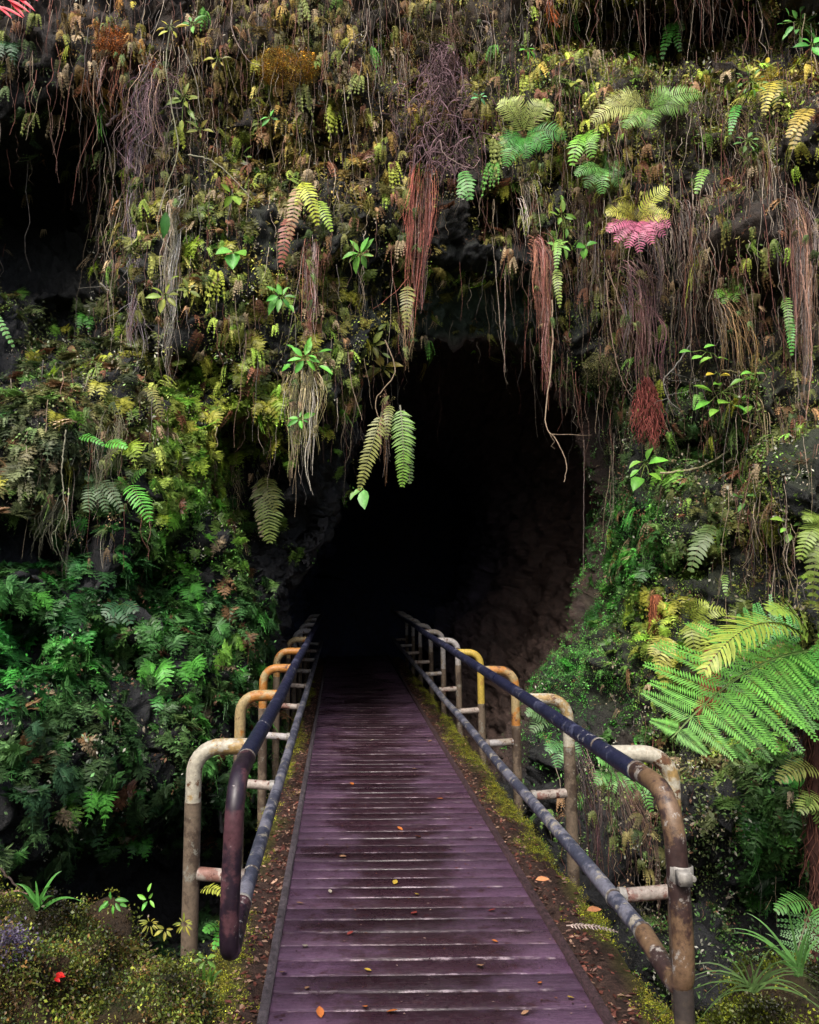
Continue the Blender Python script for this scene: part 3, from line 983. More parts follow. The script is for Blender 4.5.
# lacy fern clumps: local frame x side, y out of the wall, z up
def lace_clump(nf, L, seed, n=6, m=2, spread=.75):
    rg = np.random.default_rng(seed); mb = MB()
    for k in range(nf):
        a = rg.uniform(-spread, spread); l = L * rg.uniform(.7, 1.15)
        s = math.sin(a)
        out = rg.uniform(.25, .6)
        P0 = np.array([rg.uniform(-.03, .03), 0, rg.uniform(-.03, .03)])
        P1 = P0 + np.array([s * l * .5, out * l * .8, l * rg.uniform(-.05, .35)])
        P2 = P0 + np.array([s * l * .8, out * l * .8, -l * rg.uniform(.5, .85)])
        frond(mb, P0, P1, P2, (s * .3, 1.0, .45), l * rg.uniform(.8, 1.05), n=n, kind='bip', m=m, shape='tri', col=np.ones(3) * rg.uniform(.45, 1.3), col2=np.ones(3) * rg.uniform(.8, 1.4),
              ang=.5, droop=.2, rr=rg, fat=.85)
    return mb


def tuft(nf, L, seed, n=8, W=.26):
    rg = np.random.default_rng(seed); mb = MB()
    for k in range(nf):
        a = rg.uniform(-.8, .8); l = L * rg.uniform(.6, 1.2); s = math.sin(a)
        P0 = np.array([0, 0, 0.]) + rg.normal(size=3) * .012
        P1 = P0 + np.array([s * l * .3, rg.uniform(.15, .4) * l, l * rg.uniform(0, .2)])
        P2 = P0 + np.array([s * l * .55, rg.uniform(.1, .35) * l, -l * rg.uniform(.7, 1.1)])
        frond(mb, P0, P1, P2, (s * .3, 1, .3), l * W * rg.uniform(.8, 1.3), n=n, kind='simple', shape='sword', col=np.ones(3) * rg.uniform(.45, 1.4), droop=.2, rr=rg, fat=.42)
    return mb


def sprig(nl, L, seed, lw=.5):
    """small twig with little oval leaves"""
    rg = np.random.default_rng(seed); mb = MB()
    for k in range(nl):
        p = rg.normal(size=3) * [L, L * .35, L]
        d = norm(rg.normal(size=3) + [0, .5, -.3])
        l = L * rg.uniform(.35, .7)
        S = norm(np.cross(d, rg.normal(size=3)))
        V = np.array([p, p + d * l * .5 - S * l * lw * .5, p + d * l, p + d * l * .5 + S * l * lw * .5])
        mb.add(V, [[0, 1, 2, 3]], np.ones(3) * rg.uniform(.6, 1.35))
    return mb


T_LACE = [Template(lace_clump(5, .20, 100 + s, n=5)) for s in range(6)]
T_TUFT = [Template(tuft(7, .20, 200 + s)) for s in range(6)]
T_SPRIG = [Template(sprig(16, .06, 300 + s)) for s in range(6)]
T_MOSS = [Template(sprig(22, .022, 400 + s, .6)) for s in range(5)]
KS = KG


def cover(name, mat, tpls, wt, n, deadp, bright, sc, outo, yawj=.45, rollj=.18, tintk=1.0, label=None, dead=None, up=(0, 0, 1), fnm=None):
    idx = pick(wt, n)
    jitter = rng.normal(size=(n, 3)) * .02
    Nn = (FN if fnm is None else fnm)[idx]
    P = FC[idx] + Nn * rng.uniform(outo[0], outo[1], n)[:, None] + jitter
    M = frames(Nn, yawj, rollj, sc, up)
    mb = MB()
    kw = {} if dead is None else {'dead': dead}
    scatter(mb, tpls, M, P, covertint(idx, deadp, bright, **kw) * tintk)
    return tag(mb.build(name, mat), label, kind='stuff')


A_F = [(110, 680, 200, 210, 1.), (200, 450, 120, 110, 1.), (50, 420, 140, 100, 1.), (250, 240, 100, 130, .45), (60, 820, 170, 60, .8), (700, 600, 120, 120, .3), (780, 820, 90, 120, .5), (700, 780, 90, 60, .4), (400, 260, 80, 60, .3),
       (-60, 600, 100, 300, .8), (230, 640, 70, 160, 1.), (880, 700, 70, 300, .6)]
cover('fern_foliage', 'leaf', T_LACE, field(A_F, -.24, .75), 5200, .06, .2, (.5, 1.05), (.0, .10), label='dense lacy fern growth covering the wall')
B_F = [(400, 60, 440, 120, 1.), (250, 220, 160, 160, .9), (430, 230, 160, 90, .9), (650, 200, 220, 160, .8), (700, 420, 140, 140, .6), (300, 360, 80, 60, .9), (110, 400, 110, 60, .6), (590, 350, 60, 60, .5), (700, 780, 130, 90, .4), (60, 60, 60, 60, .5)]
cover('hanging_tuft_foliage', 'matte_leaf', T_TUFT, field(B_F, -.08, 1.0), 4800, .30, .2, (.4, .95), (.0, .14), tintk=1.55, label='small drooping ferns and dead fronds covering the rock')
C_F = [(700, 480, 150, 140, 1.), (710, 830, 130, 130, 1.1), (70, 400, 120, 90, .9), (600, 100, 260, 90, .6), (250, 260, 150, 180, .5), (500, 90, 300, 90, .4), (150, 720, 150, 130, .5), (220, 540, 60, 90, .5), (640, 300, 100, 80, .4), (550, 660, 40, 60, .4)]
cover('creeping_leaves', 'leaf', T_SPRIG, field(C_F, -.32, .65), 14000, .20, .2, (.4, 1.1), (.0, .08), tintk=1.35, label='creeping small-leaved plants on the rock', dead=((176, 176, 160), (150, 140, 120), (120, 90, 70)))
E_F = [(600, 590, 50, 110, 1.), (640, 520, 60, 60, .6), (560, 665, 62, 62, 1.6), (630, 640, 60, 60, .6), (700, 620, 80, 60, .3), (300, 60, 40, 24, .8), (510, 308, 40, 16, .3), (660, 130, 90, 40, .4), (420, 90, 220, 60, .3)]
cover('wall_moss', 'leaf', T_MOSS, field(E_F, -.4, .4), 13000, .05, .2, (.5, 1.3), (.0, .02), tintk=1.5, label='bright moss and tiny leaves on the rock beside the cave mouth', fnm=FNR)

# fine roots hanging everywhere under the top edge
D_F = [(450, 40, 440, 90, .9), (720, 230, 160, 160, 1.5), (150, 120, 80, 130, 1.4), (600, 230, 110, 110, .9), (300, 250, 110, 120, .4), (640, 800, 60, 70, .6), (90, 450, 60, 60, .5), (300, 400, 60, 60, .4), (780, 400, 60, 160, .7)]
idx = pick(field(D_F, -.5, .4), 5600)
mb = MB(); rgs = np.random.default_rng(11)
RC = lin([(128, 100, 88), (105, 82, 72), (168, 154, 138), (120, 80, 70), (104, 98, 94), (150, 134, 112)])
for q_ in idx:
    strand(mb, FC[q_] + FN[q_] * rgs.uniform(.03, .22), rgs.uniform(.12, .6) * (1.9 if rgs.random() < .22 else 1), rgs.uniform(.0020, .0042), .10, rgs.uniform(.006, .035), RC[rgs.integers(0, 6)] * 1.1, n=8, rg=rgs,
           dirv=norm(np.array([0, 0, -1.]) + rgs.normal(size=3) * .09))
tag(mb.build('fine_root_foliage', 'root'), 'fine dead roots hanging over the rock face', kind='stuff')


# ------------------------------------------------------------------ individual root curtains
def pmm(px_, Y): return px_ * Y / F          # pixels to metres at a distance


def curtain(cx, wpx, y0, y1, n, col, label, out=.22, rad=.0036, taper=.5, shift=0, wig=.02, group=None, thick=.3, name='hanging_roots', bow=0.0, Y=None):
    P, _ = hit(cx, y0, out)
    Yb = P[1] if Y is None else Y
    A = on_depth(cx, y0, Yb); B = on_depth(cx + shift, y1, Yb)
    Wd = pmm(wpx, Yb); L = A[2] - B[2]
    rg = np.random.default_rng(int(cx * 7 + y0)); mb = MB()
    col = lin(col); nl = max(4, n // 8); col = col * .85 + np.array([.05, .04, .03]) * .25
    for l_ in range(nl):
        ul = rg.uniform(-.5, .5) * (1 + .25 * rg.normal() * (rg.random() < .2)); vl = rg.uniform(-.5, .5) * thick
        lf = (1 - min(1, abs(ul) * 2) ** 1.5 * .5 * max(taper, .25)) * rg.beta(2.2, 1.3)
        st = rg.beta(1, 3) * .45 if rg.random() < .6 else 0
        lc = col * np.exp(rg.normal(-.1, .38)) * np.array([1, 1 + rg.normal() * .08, 1 + rg.normal() * .10])
        if rg.random() < .3: lc = lc * .5 + lc.mean() * rg.uniform(.3, 1.3)
        tipd = rg.normal(size=2) * .02; conv = rg.uniform(.2, .9); lw = Wd * rg.uniform(.02, .10)
        wph = rg.uniform(0, 6.28); wfr = rg.uniform(.7, 2.2); wam = wig * rg.uniform(.2, 1.3)
        for k_ in range(int(rg.integers(3, 9))):
            a_ = rg.normal(size=2); ln = max(.12, L * min(lf * rg.uniform(.7, 1.1), 1.02 - st))
            t = np.linspace(0, 1, 13); tl = st + t * ln / L
            x = ul * Wd * (1 - taper * tl) * (.62 + .38 * np.clip(t * 3, 0, 1)) + (B[0] - A[0]) * tl + a_[0] * lw * (1 - conv * t) + tipd[0] * t
            yv = vl * Wd + a_[1] * lw * .6 + .30 * np.exp(-t * ln / .09) + tipd[1] * t
            x = x + wam * np.sin(t * 6.28 * wfr * ln + wph) * t ** .5 + np.cumsum(rg.normal(size=13)) * .0035 * (wig / .02)
            yv = yv + wam * .5 * np.cos(t * 6.28 * wfr * ln + wph)
            z = -tl * L + rg.normal() * .05 + .03 * np.exp(-t * ln / .06)
            pts = A + np.stack([x, yv, z], -1)
            rr__ = rad * rg.uniform(.4, 1.05) * (1.1 - .8 * t)
            tube(mb, pts, rr__, 3, lc * np.exp(rg.normal(0, .35)), cap=False)
            if rg.random() < .10:
                strand(mb, pts[8], ln * rg.uniform(.1, .3), rad * .5, .5, wig * .6, lc, rg.normal(size=3) * [.6, .4, 0] + [0, 0, -1], 6, 3, rg)
    o = mb.build(name, 'root', origin=A)
    K = max(5, int(wpx * .38)); q = rg.uniform(-.5, .5, K); tz_ = rg.beta(1, 2.2, K) * .9
    Pk = A + np.stack([q * Wd * (1 - taper * tz_) + (B[0] - A[0]) * tz_, rg.uniform(-.5, 0, K) * Wd * thick - .03, -tz_ * L + .06], -1)
    m2 = MB(); tc_ = lin(np.array([(104, 112, 62), (120, 112, 70), (128, 108, 82), (84, 104, 58)], float))[rg.integers(0, 4, K)] * rg.uniform(.5, 1.3, (K, 1)) * KG
    scatter(m2, T_TUFT + T_SPRIG, frames(np.tile([0, -1., 0], (K, 1)), .5, .3, (.25, .6)), Pk, tc_)
    f_ = m2.build('clinging_foliage', 'matte_leaf'); f_.parent = o; f_.matrix_parent_inverse = Matrix.Translation([-a for a in A])
    return tag(o, label, 'roots', group)


G_R = 'root curtains hanging over the cliff'
CUR = [
    (425, 34, 160, 345, 210, (148, 88, 74), 'dense curtain of brick-red roots hanging under the purple tangle', dict(shift=-14, taper=.45, rad=.0042, out=.35)),
    (409, 22, 300, 372, 50, (150, 128, 96), 'pale tip of thin tan roots below the red curtain', dict(Y=7.0, taper=.6, out=.35)),
    (312, 24, 228, 345, 110, (148, 98, 86), 'narrow reddish root column under the yellow-green fern', dict(out=.32, taper=.2)),
    (302, 50, 366, 482, 190, (172, 158, 120), 'thick fringe of pale tan roots with glossy leaves sprouting above it', dict(taper=.35, out=.3, rad=.0044, wig=.03)),
    (541, 24, 232, 428, 170, (130, 84, 70), 'long red-brown root column tapering to a point in the cave mouth', dict(Y=6.9, taper=.75, out=.3, rad=.0044, shift=4)),
    (645, 58, 252, 388, 120, (108, 80, 78), 'grey-brown root curtain hanging below the pink fern', dict(out=.25, taper=.3)),
    (598, 60, 180, 325, 120, (112, 84, 72), 'wide brown root curtain between the pointed column and the pink fern', dict(out=.2, taper=.2, thick=.5)),
    (531, 26, 165, 236, 70, (168, 148, 118), 'short pale roots under the paired green tree ferns', dict(out=.3, taper=.4)),
    (716, 70, 190, 345, 150, (112, 86, 70), 'broad brown root curtain under the small ferns near the cliff top', dict(out=.2, taper=.1, thick=.5)),
    (737, 50, 285, 378, 110, (138, 112, 72), 'straw-brown roots hanging behind the small bright fern rosette', dict(out=.25, taper=.15)),
    (805, 34, 190, 405, 200, (128, 98, 84), 'long dense reddish-brown root mass at the edge of the cliff', dict(out=.3, taper=.3, rad=.0044)),
    (776, 26, 130, 240, 60, (136, 134, 60), 'yellow-green stems trailing from the yellowing fern', dict(out=.3, taper=.2)),
    (135, 16, 128, 372, 90, (150, 132, 142), 'longest twisted pale root bundle in front of the dark hollow', dict(out=.4, taper=.3, wig=.05, rad=.0048)),
    (172, 20, 178, 386, 90, (158, 148, 128), 'pale vine-wrapped root bundle next to the longest twisted one', dict(out=.4, taper=.75, wig=.045, rad=.0048, shift=-4)),
    (150, 56, 55, 190, 130, (132, 110, 112), 'messy grey-brown root tangle above the curved branch', dict(out=.3, taper=.2, wig=.08, thick=.5)),
    (100, 52, 28, 105, 90, (142, 88, 60), 'rusty orange roots over the hollow near the cliff top', dict(out=.2, taper=.1, wig=.03)),
    (250, 120, -20, 45, 120, (128, 100, 90), 'brown root fringe along the cliff top above the orange moss', dict(out=.2, taper=.1, wig=.03)),
    (552, 9, -30, 44, 40, (205, 110, 52), 'bright orange dead frond bundle hanging from the cliff top', dict(out=.35, taper=.5, rad=.007)),
    (589, 8, 22, 62, 24, (165, 82, 66), 'small red dead root wisp beside the orange bundle', dict(out=.3, taper=.5)),
    (592, 40, 776, 880, 110, (70, 48, 46), 'dark red-brown root column behind the second hoop of the railing', dict(out=.25, taper=.2, Y=5.6)),
    (640, 46, 800, 915, 90, (80, 60, 54), 'dark root mass hanging behind the clamped railing end', dict(out=.2, taper=.2, Y=4.6)),
    (96, 46, 400, 520, 70, (140, 140, 116), 'pale drooping roots and stems above the teal ferns', dict(out=.3, taper=.3, wig=.08)),
    (157, 26, 405, 450, 60, (118, 84, 72), 'short brown root skirt under the pale olive frond', dict(out=.25, taper=.3, wig=.03)),
    (388, 12, 400, 492, 60, (138, 104, 84), 'brown dead root strand between the two hanging sword fern fronds', dict(Y=6.95, taper=.3)),
    (248, 40, 450, 530, 60, (150, 140, 108), 'tan withered roots beside the broad hanging frond', dict(out=.2, taper=.3, wig=.04)),
    (660, 26, 225, 330, 50, (98, 84, 78), 'sparse grey roots beside the pink fern', dict(out=.3, taper=.0)),
    (762, 60, 100, 200, 70, (120, 92, 70), 'brown roots above the yellowing fern near the cliff top', dict(out=.2, taper=.1)),
    (90, 60, 520, 600, 26, (120, 112, 110), 'few thin straight roots dangling in the dark gap below the teal ferns', dict(out=.3, taper=.0, wig=.01)),
    (610, 30, 300, 370, 26, (120, 104, 84), 'thin roots hanging beside the mossy lump at the cave roof', dict(out=.3, taper=.0)),
    (48, 20, 500, 560, 20, (110, 110, 92), 'thin trailing stems at the edge of the dark gap', dict(out=.3, taper=.0, wig=.05)),
    (782, 46, 400, 520, 70, (104, 92, 66), 'olive-brown roots over the small-leaved wall below the long root mass', dict(out=.15, taper=.1)),
    (470, 60, 10, 70, 70, (120, 88, 78), 'brown roots falling on the purple tangle from above', dict(out=.2, taper=.1)),
]
for c in CUR:
    curtain(*c[:6], c[6], group=G_R, **c[7])

# red tassel
P, _ = hit(646, 378, .35); Yb = P[1]
mb = MB(); rg = np.random.default_rng(5)
for k_ in range(220):
    t = rg.random(); a = rg.uniform(0, 6.28); rad_ = pmm(3 + 13 * math.sin(min(1, t * 1.1) * 2.2) ** .8, Yb) * rg.random() ** .5
    c = on_depth(646 + 1.5 * t, 376 + 52 * t, Yb) + np.array([math.cos(a) * rad_, math.sin(a) * rad_ * .6, 0])
    strand(mb, c, rg.uniform(.1, .24), .005, .1, .02, lin((152, 84, 76)) * rg.uniform(.6, 1.3), (math.cos(a) * .15, math.sin(a) * .1 - .05, -1), 6, 3, rg)
for k_ in range(14):
    strand(mb, on_depth(640 + rg.uniform(-6, 8), 300, Yb), .75, .004, .01, .01, lin((120, 80, 76)), n=10, rg=rg)
tag(mb.build('root_tassel', 'root', origin=on_depth(646, 376, Yb)), 'brush-like red tassel at the end of a long thin root string', 'roots')

# purple-brown tangle of dead curled fronds above the red curtain
P, _ = hit(445, 110, .25); Yb = P[1]
mb = MB(); rg = np.random.default_rng(8)
for k_ in range(520):
    x = rg.normal(446, 20); y_ = rg.uniform(42, 168)
    ww = 14 + 30 * math.exp(-((y_ - 118) / 38) ** 2)
    x = 442 + rg.normal() * ww * .6 + (y_ - 60) * .05
    c0 = on_depth(x, y_, Yb + rg.uniform(-.25, .15))
    d = rg.normal(size=3) * [1, .6, .8] + [0, 0, -.5]
    l = rg.uniform(.08, .26); d = norm(d)
    p1 = c0 + d * l * .5 + rg.normal(size=3) * .05; p2 = c0 + d * l * .8 + np.array([0, 0, -l * .6]) + rg.normal(size=3) * .03
    s_ = np.linspace(0, 1, 6)
    pts, _ = bez(c0, p1, p2, s_)
    tube(mb, pts, rg.uniform(.004, .0075) * (1.1 - .8 * s_), 3, lin((112, 88, 93)) * rg.uniform(.5, 1.5), cap=False)
tag(mb.build('dead_frond_tangle', 'root', origin=on_depth(442, 60, Yb)), 'purple-brown tangle of curled dead fronds above the red root curtain', 'dead fronds')


# ------------------------------------------------------------------ branches and vines
def vine(ctrl, r, col, label, out=.35, cat='vine', name='vine', n=30, group=None, Y=None, twigs=0):
    Yb = hit(ctrl[0][0], ctrl[0][1], out)[0][1] if Y is None else Y
    Pc_ = [on_depth(c[0], c[1], Yb + (c[2] if len(c) > 2 else 0)) for c in ctrl]
    p = smooth_path(Pc_, n)
    rg = np.random.default_rng(int(ctrl[0][0]))
    p[1:-1] += rg.normal(size=(len(p) - 2, 3)) * r * .5
    mb = MB(); tt = np.linspace(0, 1, len(p))
    tube(mb, p, r * (1.1 - .6 * tt), 6, lin(col))
    for _ in range(twigs):
        k_ = rg.integers(len(p) // 4, len(p) - 2)
        strand(mb, p[k_], rg.uniform(.12, .3), r * .45, .3, .03, lin(col), rg.normal(size=3) * [1, .4, .5] + [0, 0, -.5], 7, 4, rg)
    return tag(mb.build(name, 'root', origin=p[0], smooth=True), label, cat, group)


VN = [
    ([(106, 126), (120, 114), (145, 110), (182, 108)], .013, (150, 132, 134), 'thick curved branch crossing above the twisted roots', dict(name='branch', cat='branch', out=.55)),
    ([(100, 283), (108, 290), (116, 288), (128, 284), (150, 282), (160, 285)], .007, (150, 146, 136), 'short forked twig sticking out over the dark hollow', dict(name='twig', cat='twig', out=.55, twigs=5)),
    ([(130, 120), (140, 140), (158, 148), (176, 140)], .007, (140, 128, 130), 'looping thin vine slung below the curved branch', dict(out=.5)),
    ([(188, 155), (205, 158), (222, 168), (242, 188), (252, 200)], .006, (142, 140, 118), 'thin arched stem reaching out to the light green leaf', dict(out=.45)),
    ([(172, 20), (166, 60), (170, 100), (178, 150), (162, 200), (158, 230), (172, 252)], .006, (136, 134, 110), 'long looping vine through the twisted roots', dict(out=.5, twigs=2)),
    ([(182, 45), (196, 80), (200, 110), (204, 120)], .005, (130, 124, 110), 'thin stem hanging below the small bright sprout', dict(out=.4)),
    ([(232, 0), (232, 30), (248, 60), (262, 66)], .005, (136, 120, 112), 'thin bent vine near the orange moss', dict(out=.4)),
    ([(340, 60), (352, 40), (366, 30)], .005, (130, 120, 110), 'short bare twig next to the purple tangle', dict(out=.4, name='twig', cat='twig')),
    ([(440, 140), (445, 155), (470, 168), (480, 160)], .005, (150, 128, 122), 'curved bare stem on the purple tangle', dict(out=.5)),
    ([(552, 300), (552, 360), (545, 420), (556, 440), (566, 462), (564, 482)], .006, (158, 138, 116), 'long thin root with a hooked tip hanging into the cave mouth', dict(Y=6.85, twigs=2)),
    ([(606, 280), (612, 340), (622, 380), (634, 400)], .005, (140, 118, 104), 'slanting bare vine running to the red tassel', dict(out=.4)),
    ([(608, 270), (626, 320), (644, 366), (668, 430)], .0055, (146, 124, 108), 'second slanting vine crossing behind the red tassel', dict(out=.35)),
    ([(660, 473), (682, 471), (712, 462), (738, 440), (760, 412), (785, 386), (810, 372)], .011, (150, 142, 110), 'long bare curving stem of the heart-leaved shrub', dict(name='branch', cat='branch', out=.5)),
    ([(690, 345), (676, 366), (664, 380), (668, 398), (680, 410)], .006, (120, 118, 112), 'grey forked dead twig beside the red tassel', dict(name='twig', cat='twig', out=.35, twigs=6)),
    ([(722, 370), (750, 374), (780, 376), (812, 356)], .007, (136, 130, 92), 'straight leafy stem above the long curving one', dict(name='branch', cat='branch', out=.5)),
    ([(582, 20), (572, 26), (584, 44), (596, 50)], .006, (118, 92, 80), 'wavy dead vine beside the orange bundle', dict(out=.4)),
    ([(640, 18), (680, 8), (720, 6), (760, 24), (770, 40)], .006, (104, 88, 84), 'arched bare vine in the dark recess at the cliff top', dict(out=1.0)),
    ([(735, 12), (738, 40), (736, 72)], .006, (118, 100, 92), 'single straight dangling root in the dark recess', dict(out=1.0)),
    ([(385, 340), (395, 372), (376, 400), (382, 425), (395, 440)], .0055, (140, 122, 100), 'thin wavy vine dropping to the paired sword fern fronds', dict(Y=6.95)),
    ([(348, 352), (352, 385), (362, 420)], .005, (132, 116, 98), 'short wavy vine beside the pale root fringe', dict(out=.45)),
    ([(505, 270), (505, 330), (504, 372)], .0035, (130, 108, 98), 'single thread-thin root hanging in front of the cave roof', dict(out=.3)),
    ([(584, 440), (584, 500), (583, 575)], .0035, (120, 108, 104), 'thread-thin root hanging down the inner cave wall', dict(out=.5)),
    ([(66, 430), (62, 470), (66, 520)], .006, (132, 130, 110), 'pale bare stem hanging past the teal ferns', dict(out=.35)),
    ([(0, 868), (20, 890), (42, 915)], .006, (70, 58, 54), 'dark slanting stick above the red-leaf boulder', dict(name='stick', cat='stick', out=.3)),
    ([(88, 540), (86, 590), (88, 630)], .005, (120, 118, 112), 'straight thin root dangling down the fern wall', dict(out=.35)),
    ([(800, 260), (806, 300), (812, 350), (806, 420)], .006, (150, 118, 104), 'loose root trailing from the long reddish mass', dict(out=.6)),
    ([(742, 420), (780, 440), (782, 500), (785, 545)], .006, (130, 118, 92), 'thin stem trailing down the small-leaved wall', dict(out=.35)),
]
for v in VN:
    vine(v[0], v[1], v[2], v[3], group=None, **v[4])


# ------------------------------------------------------------------ ferns with fronds of their own
def fern(base, fronds, label, cat='fern', name='fern', out=.35, Y=None, group=None, mat='leaf'):
    """fronds: (x0,y0,x1,y1,width_px,kind,n,m,colour,opts)"""
    Yb = hit(base[0], base[1], out)[0][1] if Y is None else Y
    A = on_depth(base[0], base[1], Yb)
    root = empty(name, A, label, cat, group)
    rg = np.random.default_rng(int(base[0] * 3 + base[1]))
    for fr in fronds:
        x0, y0, x1, y1, wpx, kind, n, m_, col = fr[:9]
        op = fr[9] if len(fr) > 9 else {}
        dY0 = op.get('y0', 0.0); dY1 = op.get('y1', -.12)
        P0 = on_depth(x0, y0, Yb + dY0); P2 = on_depth(x1, y1, Yb + dY1)
        L = np.linalg.norm(P2 - P0)
        toward = norm(CAM - P0)
        P1 = (P0 + P2) / 2 + toward * L * op.get('bulge', .22) + np.array([0, 0, L * op.get('lift', .18)]) + np.array([L * op.get('side', 0), 0, 0])
        Nn = norm(toward * op.get('face', .9) + np.array([0, 0, op.get('upn', .55)]))
        mb = MB()
        c2 = op.get('col2', None)
        frond(mb, P0, P1, P2, Nn, pmm(wpx, Yb), n=n, kind=kind, m=m_, col=leafcol(col), col2=None if c2 is None else leafcol(c2), shape=op.get('shape', 'sword'), ang=op.get('ang', .35),
              droop=op.get('droop', .12), rr=rg, rach=lin(op.get('rach', (90, 90, 50))), fat=op.get('fat', .42))
        o = mb.build('frond', op.get('mat', mat))
        o.parent = root; o.matrix_parent_inverse = Matrix.Translation([-a for a in A])
        if 'label' in op: o['label'] = op['label']
    return root


def rad(cx, cy, ends, w, kind, n, m_, col, **op):
    return [(cx, cy, ex, ey, w, kind, n, m_, col if i_ % 2 == 0 else tuple(int(c * .88) for c in col), op) for i_, (ex, ey) in enumerate(ends)]


PALE = (205, 240, 150); LIME = (176, 226, 60); GRN = (80, 190, 84); YEL = (214, 212, 60); BRO = (176, 136, 96)
sw = dict(shape='sword')
fern((268, 474), [(266, 474, 270, 543, 40, 'simple', 22, 0, (140, 176, 100), dict(bulge=.15, lift=.05, upn=.2)), (258, 480, 262, 538, 20, 'simple', 16, 0, (176, 160, 120), dict(bulge=.1, label='withered tan frond')),
     (262, 476, 276, 512, 26, 'simple', 14, 0, (140, 160, 90), dict(bulge=.2))], 'broad pale hanging frond at the rim of the cave, beside withered roots', out=.45)
fern((388, 404), [(382, 412, 359, 491, 24, 'simple', 22, 0, (150, 168, 96), dict(bulge=.15, lift=.02, upn=.1)), (400, 405, 402, 487, 30, 'simple', 26, 0, (120, 186, 70), dict(bulge=.12, lift=.02, upn=.1, side=.05)),
     (404, 410, 410, 484, 22, 'simple', 22, 0, (74, 120, 60), dict(bulge=.05, lift=.02, upn=.1)), (390, 404, 386, 440, 14, 'simple', 12, 0, (130, 150, 80), {})], 'pair of hanging sword fern fronds against the black cave mouth', Y=6.9)
fern((146, 386), [(146, 386, 164, 424, 20, 'simple', 14, 0, (150, 160, 96), {}), (143, 388, 150, 415, 14, 'simple', 10, 0, (130, 140, 84), {})], 'pale olive frond over the short brown root skirt')
fern((130, 484), [(128, 484, 150, 522, 30, 'simple', 13, 0, (96, 214, 76), dict(fat=.36)), (128, 486, 118, 478, 12, 'simple', 7, 0, (90, 190, 70), {}), (130, 484, 146, 470, 14, 'simple', 8, 0, (80, 150, 70), {})], 'bright green fern frond drooping on the fern wall', out=.45)
fern((100, 480), [(96, 482, 86, 512, 26, 'simple', 11, 0, (120, 170, 140), {}), (98, 480, 106, 512, 24, 'simple', 11, 0, (100, 150, 120), {}), (100, 480, 122, 512, 22, 'simple', 11, 0, (110, 150, 130), {}), (98, 478, 86, 480, 18, 'simple', 8, 0, (90, 140, 110), {})],
     'teal-grey fern with several short fronds next to the bright drooping one', out=.4)
fern((84, 438), [(78, 437, 104, 446, 14, 'simple', 9, 0, (80, 190, 70), {}), (104, 444, 127, 448, 18, 'simple', 8, 0, (96, 220, 80), {})], 'small vivid green fern on the pale drooping stems', out=.5)
fern((525, 132), rad(524, 134, [(499, 102), (552, 104), (512, 98), (540, 100)], 26, 'simple', 22, 0, PALE, shape='broad', bulge=.4, lift=.35, fat=.36, droop=.2)
     + rad(524, 138, [(506, 166), (566, 138), (548, 150), (503, 146), (526, 158)], 26, 'simple', 22, 0, (84, 196, 90), shape='broad', bulge=.35, lift=.4, fat=.36, droop=.2),
     'small tree fern with pale fronds above and green ones below, over the cave', out=.45)
fern((645, 112), rad(645, 112, [(592, 122), (606, 104), (622, 96)], 30, 'simple', 26, 0, (214, 236, 160), shape='broad', bulge=.35, lift=.35, fat=.34, droop=.25)
     + rad(650, 110, [(702, 94), (688, 108), (668, 90), (648, 128), (625, 128)], 28, 'simple', 24, 0, (140, 214, 110), shape='broad', bulge=.35, lift=.3, fat=.34, droop=.25),
     'widest pale tree fern crown, spreading over the upper cliff', out=.45)
fern((603, 168), rad(603, 168, [(576, 176), (586, 188), (602, 194), (620, 186), (626, 172), (606, 158)], 20, 'simple', 16, 0, (128, 220, 128), shape='broad', bulge=.35, lift=.3, fat=.36)
     + [(632, 150, 650, 178, 34, 'simple', 14, 0, (130, 108, 84), dict(label='brown dead frond'))], 'compact mint-green fern rosette below the widest pale crown', out=.4)
fern((582, 134), rad(584, 134, [(572, 166), (592, 158), (596, 142)], 20, 'simple', 12, 0, (130, 224, 50), shape='broad', bulge=.3, lift=.3), 'lime green small fern between the two pale tree ferns', out=.45)
fern((638, 222), rad(636, 222, [(606, 214), (618, 206), (630, 208), (656, 206), (670, 216)], 20, 'simple', 18, 0, (224, 222, 70), shape='broad', bulge=.35, lift=.3, fat=.34)
     + [(638, 214, 668, 188, 22, 'simple', 16, 0, (190, 214, 50), dict(shape='broad', lift=.2))]
     + rad(637, 222, [(608, 232), (616, 242), (628, 248), (640, 252), (652, 244), (664, 236), (670, 226), (622, 234), (648, 236)], 20, 'simple', 16, 0, (236, 120, 160), shape='broad', bulge=.3, lift=.3, fat=.4, label='pink young frond'),
     'fern with yellow upper fronds and pink young fronds below', out=.45)
fern((308, 183), [(300, 182, 318, 226, 24, 'simple', 16, 0, (206, 236, 40), dict(bulge=.25, lift=.3)), (316, 200, 332, 232, 18, 'simple', 12, 0, (168, 224, 60), dict(bulge=.25)), (308, 182, 296, 205, 16, 'simple', 9, 0, (200, 220, 60), {}),
     (300, 186, 289, 240, 22, 'simple', 14, 0, (200, 158, 112), dict(bulge=.2, label='tan dead frond')), (290, 216, 281, 268, 22, 'simple', 14, 0, (176, 96, 72), dict(label='rust red dead frond'))],
     'yellow-green fern with tan dead fronds, above the narrow root column', out=.42)
fern((672, 22), rad(672, 22, [(662, 60), (684, 30), (668, 46), (680, 52)], 15, 'simple', 11, 0, (96, 204, 88), bulge=.25, lift=.2), 'slim green fern high on the cliff under the dark recess', out=.9)
fern((770, 84), rad(772, 80, [(764, 116), (778, 112), (770, 66)], 20, 'simple', 12, 0, (206, 206, 60), bulge=.25, lift=.2), 'yellowing fern in the upper cliff growth', out=.4)
